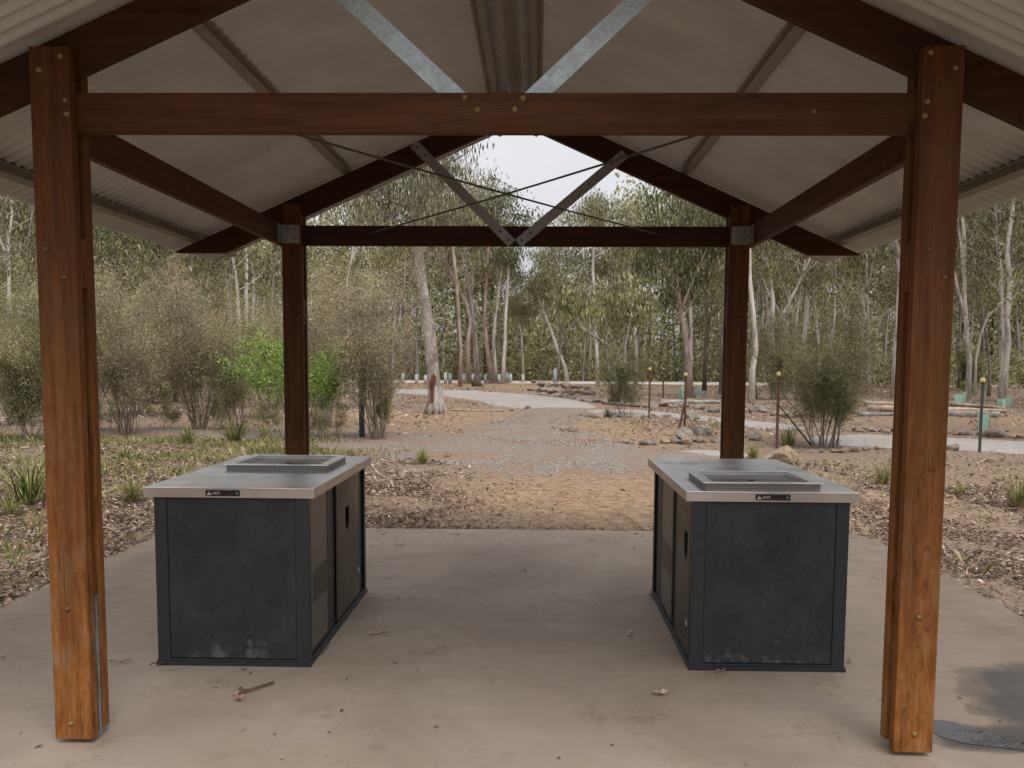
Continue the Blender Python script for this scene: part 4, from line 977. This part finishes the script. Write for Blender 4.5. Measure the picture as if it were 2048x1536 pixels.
put_shrub(ms, p, 'small bright green bush behind the tree guards at the right', ('stem', 'bright'), 'bush')
# background shrubs (copies of three)
BG = [shrub_meshes('bg%d' % k, 350+k, 3.0, 2.8, ns=16, nb=8, ntw=22, tl=.26, tw_=.03, nleaf=2, ll=.14, lw=.035, base=.5, low=.12) for k in range(3)]
rr_ = random.Random(77); pro = {}; cnt = 0; names3 = ['olive', 'grey-brown', 'dark green']; mt3 = ['leaf_far', 'twiggy_green', 'leaf_dark']
while cnt < 46:
    y = rr_.uniform(26, 66); x = rr_.uniform(-.72*y-2, .68*y+2); u = px_of(x, y)
    if y < 64 and 640 < u < 1480: continue
    if y < 58 and u > 1250 and not y > 40: continue
    if u > 1800 and y < 44: continue
    k = rr_.randrange(3); cnt += 1; s = rr_.uniform(.6, 1.25)
    lab = names3[k]+' bush in the undergrowth among the gum trunks'; g = names3[k]+' bushes in the undergrowth'
    if k not in pro: pro[k] = put_shrub(BG[k], (x, y, gz(x, y)), lab, ('stem', mt3[k]), 'bush', g, 0, s)
    else:
        c = copy_tree(pro[k]); c.location = (x, y, gz(x, y)); c.rotation_euler = (0, 0, rr_.uniform(0, 6)); c.scale = (s*rr_.uniform(.9, 1.2), s, s*rr_.uniform(.7, 1.1))

# ---- grass tufts
def tuft_mesh(name, seed, H, R_, n=130, w_=.012):
    rng = np.random.default_rng(seed); V = []; F = []
    for k in range(n):
        a = rng.uniform(0, 6.28); b = rng.uniform(0, R_*.25); l = H*rng.uniform(.3, 1.15); out = rng.uniform(.2, 1.3)*R_*(1+.35*math.sin(a*2+seed))
        d = np.array([math.cos(a), math.sin(a), 0]); s = np.array([-d[1], d[0], 0])*w_*rng.uniform(.6, 1.2)
        p = [d*b, d*(b+out*.25)+np.array([0, 0, l*.55]), d*(b+out*.65)+np.array([0, 0, l*.85]), d*(b+out)+np.array([0, 0, l*.75])]
        o = len(V)
        for i, q in enumerate(p): wv = s*(1-.3*i)*.5 if i < 3 else s*.05; V += [q-wv, q+wv]
        F += [(o, o+1, o+3, o+2), (o+2, o+3, o+5, o+4), (o+4, o+5, o+7, o+6)]
    return mesh_np(name, V, F)
TM = [tuft_mesh('tuft%d' % k, 400+k, .38, .3, 150) for k in range(3)]
TM2 = tuft_mesh('tuft_strap', 410, .42, .46, 110, .013)
TM3 = tuft_mesh('tuft_low', 411, .2, .22, 90, .01)
tufts = [(375, 890, 1.0, 1, 'green strappy grass tuft under the broad wispy shrub'), (470, 885, 1.3, 1, 'large green strappy tuft left of the left rear post'), (530, 886, 1.0, 0, 'green tuft touching the left side of the left rear post'),
 (845, 925, .8, 0, 'dark green tuft alone at the edge of the gravel, right of the left barbecue'), (895, 915, .6, 2, 'small sparse tuft nearer the gravel path'), (815, 905, .7, 2, 'pale low tuft left of the dark green tuft'),
 (60, 1010, 1.35, 1, 'tall strappy tuft beside the left front post'), (265, 1005, .9, 0, 'tuft behind the left corner of the left barbecue'), (250, 925, 1.2, 2, 'flattened straw-coloured tuft right of the left front post'),
 (1575, 888, 1.1, 1, 'yellow-green tuft at the foot of the needle-leaved bush'), (1505, 915, .8, 0, 'tuft behind the right barbecue next to the right rear post'), (1765, 965, .9, 0, 'tuft left of the right front post'),
 (1920, 985, .9, 2, 'tuft right of the right front post'), (2035, 1010, 1.1, 0, 'bright tuft at the right edge of the photo'), (1215, 833, .8, 1, 'yellowish tuft under the low bush on the island bed'), (1390, 850, .7, 2, 'sparse tuft on the island bed by the crossed pickets'),
 (400, 860, .9, 2, 'grass round the stems of the broad wispy shrub'), (130, 905, 1.1, 2, 'low grass behind the left front post'), (20, 1030, 1.0, 2, 'low grass at the left edge by the bark litter')]
for (u, v, s, k, lab) in tufts:
    o = link('grass_tuft', [TM[0], TM2, TM3][k], None, None, gpos(u, v)); 
    if not o.data.materials: o.data.materials.append([M['grass'], M['strappy'], M['grass']][k])
    o.scale = (s, s, s); o.rotation_euler = (0, 0, u*.37); tag(o, lab, 'grass tuft')
# uncountable ground cover
def scatter(rng, n, fn, region):
    x = rng.uniform(region[0], region[1], n); y = rng.uniform(region[2], region[3], n)
    k = rng.random(n) < fn(x, y); x, y = x[k], y[k]; return x, y
off_slab = lambda x, y: ~((np.abs(x) < 3.22) & (y < 7.47))
def gmask(x, y):
    m_ = np.clip((-x-1.9)/1.8, 0, 1)*np.clip((17.5-y)/2, 0, 1)*(vnoise(x, y, .9, 41) > .45)
    m_ = m_+((x > 3.4) & (y < 14))*(vnoise(x, y, .7, 42) > .72)*.35+bump(x, y, 3, 19, 2, 2)*(vnoise(x, y, .5, 43) > .65)*.5
    return m_*off_slab(x, y)*np.where(y < 9.5, .35, 1)*np.where(vnoise(x, y, 2.2, 91) > .45, 1, .35)
x, y = scatter(nr, 170000, gmask, (-13, 14, 4.5, 22)); keep = nr.random(len(x)) < .8; x, y = x[keep], y[keep]
n = len(x); z = ground_z(x, y); a = nr.uniform(0, 6.28, n); h = nr.uniform(.04, .11, n)*(1+.5*(vnoise(x, y, 1.1, 88) > .55)); w_ = nr.uniform(.0012, .0024, n)*(1+y/14)
lean_ = nr.uniform(.1, .8, n)*h; dx, dy = np.cos(a), np.sin(a)
V = np.stack([np.stack([x-dy*w_, y+dx*w_, z-.01], 1), np.stack([x+dy*w_, y-dx*w_, z-.01], 1), np.stack([x+dx*lean_*.5+dy*w_*.7, y+dy*lean_*.5-dx*w_*.7, z+h*.7], 1), np.stack([x+dx*lean_, y+dy*lean_, z+h*.9], 1)], 1).reshape(-1, 3)
tag(link('grass', mesh_np('grass', V, np.arange(n*4).reshape(n, 4)), M['grass']), 'short patchy green grass on the left and among the litter', 'grass', kind='stuff')
def lmask(x, y):
    m_ = np.exp(-np.maximum(0, (-1.0-x)*-1)/.8)*np.clip((15.5-y)/3, 0, 1)
    m_ = m_+(x > 1.9)*np.clip((x-1.6)/2, 0, 1)*.6*np.clip((13.6-y)/1, 0, 1)+bump(x, y, 2.9, 18.8, 2.2, 3)*.6+.05*(y < 13)
    m_ = m_*(.25+1.0*(vnoise(x, y, .8, 51) > .42))*(1-.93*np.exp(-((x-.9)/2.0)**4)*(y > 7.7))
    return m_*off_slab(x, y)
def litter(n0, region, L, W_, hgt_=.012, seed=0):
    rg = np.random.default_rng(seed); x, y = scatter(rg, n0, lmask, region); n = len(x); z = ground_z(x, y)+rg.uniform(.004, hgt_*2, n)
    a = rg.uniform(0, 6.28, n); l = L*rg.uniform(.5, 1.5, n); w_ = W_*rg.uniform(.6, 1.4, n); dx, dy = np.cos(a), np.sin(a); tl_ = rg.normal(size=n)*.35; rl = rg.normal(size=n)*.5
    def pt(s, t_, dz): return np.stack([x+dx*l*s-dy*w_*t_, y+dy*l*s+dx*w_*t_, z+tl_*l*s+rl*w_*t_+dz], 1)
    V = np.stack([pt(-.5, 0, 0), pt(0, .5, .006), pt(.5, 0, 0), pt(0, -.5, .006)], 1).reshape(-1, 3)
    return V, np.arange(n*4).reshape(n, 4)
Vl, Fl = cat([litter(110000, (-7, 7, 4.3, 10.5), .06, .015, .012, 1), litter(90000, (-14, 14, 10, 23), .085, .022, .012, 2)])
_lm = lmask
def lmask(x, y): return (.25+.75*(vnoise(x, y, 1.6, 61) > .5))*.7*(1-.93*np.exp(-((x-.4)/2.6)**4))
Vm, Fm = litter(60000, (-34, 34, 16, 60), .17, .035, .02, 3); Vd, Fd = litter(42000, (-26, 26, 8, 50), .13, .022, .015, 4)
kd = np.abs(Vd[::4, 1]) > 0; lmask = _lm
tag(link('bark_debris', mesh_np('bark_debris', Vd, Fd), M['debris']), 'dark twigs and bark bits scattered over the open ground', 'debris', kind='stuff')
Vl, Fl = cat([(Vl, Fl), (Vm, Fm)])
tag(link('leaf_litter', mesh_np('leaf_litter', Vl, Fl), M['litter']), 'pinkish tan eucalypt leaves and bark strips strewn over the ground', 'leaf litter', kind='stuff')
def gmask2(x, y): return (np.exp(-((x-.4)/1.5)**4)*np.clip((y-10.6)/3, 0, 1)*np.clip((26-y)/8, 0, 1)+np.exp(-((y-(15.6-.28*x))/1.3)**2)*np.clip((-x)/1.5, 0, 1)*.5)*(vnoise(x, y, 1.1, 71)*1.5-.25)*.6
rg_ = np.random.default_rng(9); x, y = scatter(rg_, 90000, gmask2, (-9, 3, 11, 27)); n = len(x); g0 = ground_z(x, y); z = np.maximum(g0+.002, g0*.5-.010+.07*(1-1.9*np.abs((x-.4)/2.2)**3)); z = np.maximum(z, g0*.5-.010+.075*(1-1.9*np.abs((y-(15.6-.28*x))/2.0)**3)*(x < 2)); sz_ = rg_.uniform(.004, .010, n)*(1+y/28); a = rg_.uniform(0, 6.28, n)
P3 = [np.stack([x+np.cos(a+k*2.09)*sz_, y+np.sin(a+k*2.09)*sz_, z-.006], 1) for k in range(3)]+[np.stack([x, y, z+sz_*.9], 1)]
V = np.stack(P3, 1).reshape(-1, 3); b4 = np.arange(n)[:, None]*4
F3 = np.concatenate([b4+np.array([[0, 1, 3]]), b4+np.array([[1, 2, 3]]), b4+np.array([[2, 0, 3]])])
tag(link('gravel', mesh_np('gravel', V, None, F3), M['stones']), 'loose grey and brown stones over the worn gravel path', 'gravel', kind='stuff')
# bark strips
def strip_mesh(seed, L, W_, curl=.5):
    rg = random.Random(seed); V = []; F = []; n = 9; a = 0; x = y = 0.
    for i in range(n):
        t_ = i/(n-1); wv = W_*(math.sin(math.pi*(.12+.8*t_)))**.6; z = .004+.012*math.sin(t_*5+rg.random())**2
        V += [(x-math.sin(a)*wv/2, y+math.cos(a)*wv/2, z+.003), (x, y, z-.003), (x+math.sin(a)*wv/2, y-math.cos(a)*wv/2, z+.004)]
        x += math.cos(a)*L/n; y += math.sin(a)*L/n; a += rg.uniform(-.2, .5)*curl
    for i in range(n-1): o = i*3; F += [(o, o+1, o+4, o+3), (o+1, o+2, o+5, o+4)]
    return mesh_np('strip', V, F)
SM = [strip_mesh(k, .3, .03, .6) for k in range(4)]
for m_ in SM: m_.materials.append(M['litter'])
rr2 = random.Random(5); bs = []
spots_ = [(rr2.uniform(0, 105), rr2.uniform(1060, 1200)) for _ in range(26)]+[(rr2.uniform(200, 290), rr2.uniform(1030, 1090)) for _ in range(6)]+[(rr2.uniform(730, 860), rr2.uniform(920, 1040)) for _ in range(12)]+[(rr2.uniform(1900, 2040), rr2.uniform(960, 1190)) for _ in range(10)]
for i, (u, v) in enumerate(spots_):
    p = gpos(u, v)
    if abs(p[0]) < 3.3 and p[1] < 7.5: continue
    o = link('bark_strip', SM[i % 4], None, None, (p[0], p[1], p[2]+.02)); o.rotation_euler = (rr2.uniform(-.15, .15), rr2.uniform(-.15, .15), rr2.uniform(0, 6.28)); s = rr2.uniform(.6, 1.4); o.scale = (s, s, s)
    where = 'left of the left front post' if u < 110 else 'behind the left barbecue' if u < 300 else 'right of the left barbecue behind the slab' if u < 900 else 'right of the right front post'
    tag(o, 'curled pinkish bark strip in the litter '+where, 'bark strip', 'bark strips in the litter '+where)

# ------------------------------------------------------------------ debris on the slab
def leaf_obj(u, v, L, W_, rz, mat, label, name='fallen_leaf', cat_='leaf', seed=1, curl=.4):
    me = strip_mesh(seed, L, W_, curl); me.materials.append(M[mat]); p = on(u, v)
    o = link(name, me, None, None, (p[0], p[1], .004)); o.rotation_euler = (0, 0, rz); tag(o, label, cat_); return o
leaf_obj(218, 1326, .13, .022, .05, 'pinkleaf', 'pale pink leaf on the slab between the left front post and the left barbecue', seed=31, curl=.2)
leaf_obj(300, 1333, .10, .010, -.1, 'twig', 'thin dark bark strip at the near left foot of the left barbecue', 'bark_strip', 'bark strip', 32)
leaf_obj(735, 1275, .16, .014, 1.0, 'tanleaf', 'curved cream bark strip on the slab right of the left barbecue', 'bark_strip', 'bark strip', 33, -.9)
leaf_obj(632, 1316, .2, .012, 1.2, 'twig', 'brown bark strip at the near right foot of the left barbecue', 'bark_strip', 'bark strip', 34)
leaf_obj(1305, 1390, .11, .03, -.5, 'tanleaf', 'curled tan leaf on the slab in front of the right barbecue', seed=35, curl=.8)
leaf_obj(1256, 1272, .06, .03, .9, 'tanleaf', 'small cream leaf on the slab left of the right barbecue', seed=36)
leaf_obj(1296, 1194, .1, .03, .3, 'pinkleaf', 'leaf at the far left foot of the right barbecue', seed=37)
leaf_obj(1282, 1315, .035, .012, .3, 'tanleaf', 'tiny leaf by the near left foot of the right barbecue', seed=38)
leaf_obj(1430, 1347, .07, .01, .1, 'pinkleaf', 'thin pinkish leaf just in front of the right barbecue', seed=39)
leaf_obj(1701, 1328, .04, .015, 1.3, 'pinkleaf', 'small pink leaf right of the right barbecue', seed=40)
leaf_obj(706, 1212, .12, .03, 1.2, 'pinkleaf', 'crumpled leaf against the right side of the left barbecue', seed=41)
leaf_obj(790, 1092, .09, .02, .0, 'tanleaf', 'small leaf near the back edge of the slab, right of the left barbecue', seed=42)
leaf_obj(1265, 1098, .05, .015, .5, 'tanleaf', 'small leaf near the back edge of the slab, left of the right barbecue', seed=43)
leaf_obj(764, 1465, .012, .012, .5, 'tanleaf', 'tiny white fleck on the slab at the front', 'pebble', 'pebble', 44)
leaf_obj(498, 1351, .02, .006, .5, 'twig', 'tiny dark twig bit in front of the left barbecue', 'twig', 'twig', 45)
leaf_obj(482, 1358-14, .03, .008, 0, 'twig', 'tiny bark flake below the left barbecue', 'bark_flake', 'bark flake', 46)
tw = empty('twig', tuple(on(520, 1385, 0))); tag(tw, 'brown twig with pink dried leaves on the slab in front of the left barbecue', 'twig')
m = MB(); a_, b_ = on(478, 1386, .012), on(548, 1364, .012); c_ = on(497, 1378, .04)
m.tube([a_, (a_+b_)/2+np.array([.0, -.01, .003]), b_], [.006, .007, .005], 6); m.tube([on(480, 1380, .01), c_], [.004, .002], 5)
m.build('stick', M['twig'], tw)
for k, (u, v) in enumerate(((470, 1388), (472, 1398), (476, 1380), (484, 1403))):
    me = strip_mesh(60+k, .04, .02, .8); me.materials.append(M['pinkleaf']); p = on(u, v, .004)
    o = link('dried_leaf', me, None, tw, Vector(p)-Vector(tw.location)); o.rotation_euler = (.3, .2, k*1.3-1)

rg_ = np.random.default_rng(77); n = 420; x = rg_.uniform(-3.1, 3.1, n); y = np.where(rg_.random(n) < .5, 7.4-rg_.exponential(.35, n), rg_.uniform(2.2, 7.3, n)); C = np.stack([x, y, np.full(n, .004)], 1)
kk = ~((np.abs(np.abs(x)-1.38) < .5) & (y > 3.95) & (y < 5.5)); C = C[kk]; n = len(C)
a = rg_.uniform(0, 6.28, n); l = rg_.uniform(.004, .02, n)*np.where(rg_.random(n) < .12, 2, 1); w_ = l*rg_.uniform(.2, .5, n); D = np.stack([np.cos(a), np.sin(a), 0*a], 1)*l[:, None]; S_ = np.stack([-np.sin(a), np.cos(a), 0*a], 1)*w_[:, None]; up3 = np.array([0, 0, .003])
V = np.stack([C-D, C+S_+up3, C+D, C-S_+up3], 1).reshape(-1, 3)
tag(link('crumbs', mesh_np('crumbs', V, np.arange(n*4).reshape(n, 4)), M['litter']), 'tiny leaf crumbs and grit strewn on the concrete slab', 'crumbs', kind='stuff')
# ------------------------------------------------------------------ rocks, logs, pickets, guards, bollards
import bmesh
def rock_mesh(seed):
    bm = bmesh.new(); bmesh.ops.create_icosphere(bm, subdivisions=3, radius=.5); rg = np.random.default_rng(seed)
    P = [(unit(rg, 1)[0], rg.uniform(.26, .42)) for _ in range(13)]
    for v in bm.verts:
        c = np.array(v.co)
        for nrm, d in P:
            k = c@nrm-d
            if k > 0: c = c-nrm*k*.92
        c += (vnoise(np.array([c[0]*9+c[2]*5]), np.array([c[1]*9]), 1, seed)[0]-.5)*.05
        v.co = Vector((c[0]*1.25, c[1]*.95, c[2]*.72))
    me = bpy.data.meshes.new('rock'); bm.to_mesh(me); bm.free(); return me
RM = [rock_mesh(500+k) for k in range(6)]; RM2 = [m_.copy() for m_ in RM]
for m_ in RM: m_.materials.append(M['rock'])
for m_ in RM2: m_.materials.append(M['rock_tan'])
rk = random.Random(8)
def rock(u, v, s, label, group=None, tan=None, zoff=0.0):
    k = rk.randrange(6); tan = rk.random() < .45 if tan is None else tan
    p = gpos(u, v); o = link('rock', (RM2 if tan else RM)[k], None, None, (p[0], p[1], p[2]+s*.16+zoff)); q = s*rk.uniform(.85, 1.15)
    o.scale = (q, s, s*rk.uniform(.8, 1.1)); o.rotation_euler = (rk.uniform(-.3, .3), rk.uniform(-.3, .3), rk.uniform(0, 6.28)); tag(o, label, 'rock', group); return o
def line_rocks(pts, n, s0, s1, label, group, jv=2.5):
    L = [0]
    for a, b in zip(pts, pts[1:]): L.append(L[-1]+math.dist(a, b))
    for k in range(n):
        d = L[-1]*(k+rk.uniform(.1, .9))/n; i = max(j for j in range(len(L)-1) if L[j] <= d); t_ = (d-L[i])/(L[i+1]-L[i])
        rock(pts[i][0]*(1-t_)+pts[i+1][0]*t_, pts[i][1]*(1-t_)+pts[i+1][1]*t_+rk.uniform(-jv, jv), rk.uniform(s0, s1), label, group)
rock(1142, 868, .42, 'tan boulder at the near left corner of the island bed', tan=True); rock(1128, 872, .25, 'small tan rock left of the tan boulder', tan=True)
rock(1366, 880, .46, 'blue-grey rounded rock in front of the crossed pickets', tan=False); rock(1403, 876, .5, 'dark brown flat rock right of the blue-grey rock', tan=False)
rock(1504, 880, .4, 'grey-brown rock between the right rear post and the picket', tan=False); rock(1385, 842, .5, 'brown wedge rock behind the crossed pickets', tan=False)
rock(1056, 817, .3, 'single dark stone on the pale gravel track', tan=False); rock(1022, 820, .16, 'small brown stone left of the dark one on the track', tan=True)
rock(1906, 901, .28, 'dark lump of rock at the path edge right of the right front post', tan=False); rock(1995, 872, .45, 'dark brown block behind the picket at the right', tan=False)
rock(1560, 925, .55, 'pale flat rock half buried behind the right barbecue', tan=True)
line_rocks([(1105, 858), (1150, 878), (1230, 884), (1330, 886), (1440, 884)], 22, .14, .3, 'small rock edging the near side of the island bed', 'rocks along the near edge of the island bed')
line_rocks([(1110, 846), (1160, 834), (1230, 832), (1310, 838), (1430, 846)], 16, .15, .32, 'small rock edging the far side of the island bed', 'rocks along the far edge of the island bed')
for row, n in ((0, 15), (1, 13), (2, 8)):
    for k in range(n):
        u = 1048+(k+.5)*(150-row*14)/n+row*6; rock(u, 797-row*2.0+k*.5+rk.uniform(-1.5, 1.5)-8*(1-k/n), rk.uniform(.34, .55), 'rock in the low pile beyond the gravel track', 'rocks in the low pile beyond the gravel track', rk.random() < .22, row*.22)
line_rocks([(1200, 806), (1300, 812), (1430, 822)], 14, .25, .5, 'rock on the far side of the pale loop path', 'rocks beyond the pale loop path')
line_rocks([(1620, 905), (1750, 901), (1860, 899)], 12, .10, .22, 'small stone on the near edge of the pale path', 'stones on the near edge of the pale path', 1.5)
line_rocks([(1700, 862), (1880, 864), (2045, 874)], 22, .14, .3, 'small rock on the far edge of the pale path', 'rocks on the far edge of the pale path', 1.5)
line_rocks([(1455, 812), (1540, 828), (1600, 838)], 10, .2, .4, 'rubble rock behind the picket', 'rubble behind the picket')
line_rocks([(800, 885), (1000, 900), (1150, 915)], 14, .04, .09, 'small pale stone lying on the gravel path', 'small stones on the gravel path', 22)

def log(u0, v0, u1, v1, r_, mt, label, zo=0.0):
    a, b = gpos(u0, v0), gpos(u1, v1); m = MB(); P = []
    for t_ in np.linspace(0, 1, 7): P.append(np.array(a)*(1-t_)+np.array(b)*t_+np.array([rk.uniform(-.05, .05), rk.uniform(-.05, .05), r_*.8+zo+rk.uniform(-.02, .02)]))
    m.tube(P, [r_*(1.1-.45*t_) for t_ in np.linspace(0, 1, 7)], 9, jitter=.08, rng=rk); tag(m.build('log', M[mt]), label, 'log')
log(1735, 822, 2012, 826, .11, 'log', 'long tan log lying behind the pale path at the right')
log(1890, 833, 1998, 842, .12, 'log_grey', 'greenish-grey log in front of the long tan log')
log(1730, 812, 1800, 812, .09, 'log', 'short tan log left of the right front post', .05)
log(1900, 812, 2010, 820, .08, 'log', 'thin brown log above the tree guards bed', .05)
log(1720, 832, 1800, 838, .07, 'log_grey', 'weathered branch just left of the right front post')
log(1320, 806, 1440, 806, .1, 'log_grey', 'grey log behind the crossed pickets')
log(900, 820, 1010, 822, .035, 'log', 'thin fallen branch right of the big scarred gum')
log(925, 889, 1015, 890, .02, 'log', 'thin straight stick lying across the gravel path')
log(740, 925, 790, 975, .018, 'log', 'pale stick arching over the litter right of the left barbecue')
log(1955, 925, 2040, 900, .015, 'log', 'thin bare branch on the ground at the right edge')

def picket(u, vb, vt, label, mt='picket', cap=True, lean=0.0, hm=None):
    p = gpos(u, vb); H = hm or hgt(u, vb, vt); r = empty('star_picket', p); tag(r, label, 'star picket')
    k = MB(); w_ = .03 if p[1] < 30 else .04
    for a in (90, 210, 330):
        d = Vector((math.cos(rad(a)), math.sin(rad(a)), 0)); s = Vector((-d.y, d.x, 0)); q = [d*w_+s*.004, d*w_-s*.004, -s*.004, s*.004]
        k.add([Vector(p)+x+Vector((0, 0, z+lean*0)) for z in (-.1, H) for x in q], [(0, 1, 2, 3), (7, 6, 5, 4), (0, 4, 5, 1), (1, 5, 6, 2), (2, 6, 7, 3), (3, 7, 4, 0)])
    k.build('post', M[mt], r)
    if cap:
        k = MB(); k.cyl(Vector(p)+Vector((0, 0, H-.07)), (0, 0, 1), .042, .045, .06, 12); k.cyl(Vector(p)+Vector((0, 0, H-.01)), (0, 0, 1), .045, .028, .025, 12); k.build('cap', M['capy'], r)
    if lean: r.rotation_euler = (0, lean, 0)
    return r
picket(1298, 838, 738, 'rusty picket with yellow cap on the island bed, right of the low bush')
picket(1369, 864, 757, 'rusty picket with yellow cap crossed by a leaning one')
picket(1358, 866, 806, 'uncapped rusty picket leaning against the capped one', cap=False, lean=.2)
picket(1553, 895, 744, 'rusty picket with yellow cap beside the needle-leaved bush')
picket(1958, 906, 760, 'dark picket with pale yellow cap at the right edge', 'picket_dark')
picket(1326, 795, 735, 'distant thin picket right of the low bush', 'picket', True)
picket(1418, 768, 733, 'far dark post on the track behind the right rear post', 'picket_dark', False)
p = gpos(1633, 893); 
m = MB(); m.tube([on(1622, 890, .02), at(1556, 808, 15.2)], [.018, .014], 7); tag(m.build('prop_stick', M['picket_dark']), 'dark stick propped from the needle-leaved bush to the picket', 'stick')

def guard(u, v, hp, wp, label, tilt=0.0, group=None):
    p = gpos(u, v); H = hp/1608*p[1]; w_ = wp/1608*p[1]; r = empty('tree_guard', p, u*.3); tag(r, label, 'tree guard', group)
    k = MB(); n = 3; R_ = w_*.58
    pts = [(p[0]+R_*math.cos(2.1*j+.3), p[1]+R_*math.sin(2.1*j+.3)) for j in range(3)]
    for j in range(3):
        a, b = pts[j], pts[(j+1) % 3]; k.add([(a[0], a[1], p[2]-.01), (b[0], b[1], p[2]-.01), (b[0], b[1], p[2]+H), (a[0], a[1], p[2]+H)], [(0, 1, 2, 3)])
    k.build('sleeve', M['sleeve'], r); k = MB()
    for a in pts: k.cyl((a[0]*1.0, a[1], p[2]-.05), (0, 0, 1), .012, .012, H*1.08+.05, 6)
    k.build('stake', M['log'], r); r.rotation_euler.y = tilt
guard(1362, 797, 25, 12, 'mint tree guard left of the dense dark-crowned gum'); guard(1397, 793, 21, 11, 'mint tree guard right of the dense dark-crowned gum')
guard(1916, 811, 24, 16, 'mint tree guard just right of the right front post'); guard(1926, 806, 24, 10, 'pale mint tree guard touching the one beside the right front post')
guard(2003, 818, 22, 15, 'tilted mint tree guard near the right edge', .15); guard(2015, 812, 20, 12, 'pale mint tree guard behind the tilted one'); guard(1965, 858, 31, 21, 'larger mint tree guard behind the dark picket')
guard(1662, 812, 18, 16, 'mint tree guard half hidden inside the needle-leaved bush'); guard(1258, 800, 18, 9, 'mint tree guard behind the low bush on the island bed')

for i, (u, h, g) in enumerate([(806, 20, 0), (833, 18, 0), (851, 16, 0), (891, 21, 0), (900, 19, 1), (928, 18, 0), (946, 18, 0), (971, 17, 1), (998, 17, 0), (1014, 21, 1), (1021, 18, 0), (1046, 17, 0), (973+9, 15, 0)]):
    v = 766; p = gpos(u, v); H = h/1608*p[1]; r = .13
    m = MB(); m.cyl(Vector(p)+Vector((0, 0, -.1)), (0, 0, 1), r, r*.96, H+.1, 12); m.cyl(Vector(p)+Vector((0, 0, H)), (0, 0, 1), r*.96, r*.6, .05, 12)
    where = ['first bollard from the left in the far row', 'second bollard from the left in the far row', 'bollard right behind the big scarred gum', 'tall white bollard just right of the big scarred gum', 'grey bollard beside the tall white one', 'white bollard next to the pinkish bending gum', 'white bollard left of the small dark stump', 'grey bollard between the dark stump and the close pair of trunks', 'white bollard right of the close pair of trunks', 'blue-grey bollard right of the straight grey gum', 'white bollard touching the blue-grey one', 'last white bollard at the right end of the row', 'short white bollard in front of the forked gum'][i]
    tag(m.build('bollard', M['bollard_grey' if g else 'bollard']), where, 'bollard', 'bollards along the far track')
p = gpos(1110, 771); m = MB(); m.cyl(Vector(p)+Vector((0, 0, -.1)), (0, 0, 1), .14, .13, 1.25, 12); m.cyl(Vector(p)+Vector((0, 0, 1.15)), (0, 0, 1), .13, .08, .05, 12)
tag(m.build('bollard', M['bollard_grey']), 'taller grey bollard standing alone left of the leaning gum', 'bollard')
p = gpos(956, 772); m = MB(); m.tube([Vector(p)+Vector((0, 0, -.1)), Vector(p)+Vector((0, 0, .3)), Vector(p)+Vector((.05, 0, .75))], [.34, .22, .13], 9, jitter=.2, rng=rk); m.tube([Vector(p)+Vector((-.3, 0, 0)), Vector(p)+Vector((-.2, 0, .8))], [.16, .06], 7)
tag(m.build('stump', M['bark_dark']), 'small dark stump in front of the bollards', 'stump')
p = gpos(724, 880); m = MB(); m.cyl(Vector(p)+Vector((0, 0, -.1)), (0, 0, 1), .055, .055, hgt(724, 880, 706)+.1, 12); tag(m.build('marker_post', M['teal']), 'blue-green pole standing in the tall wispy shrub', 'pole')
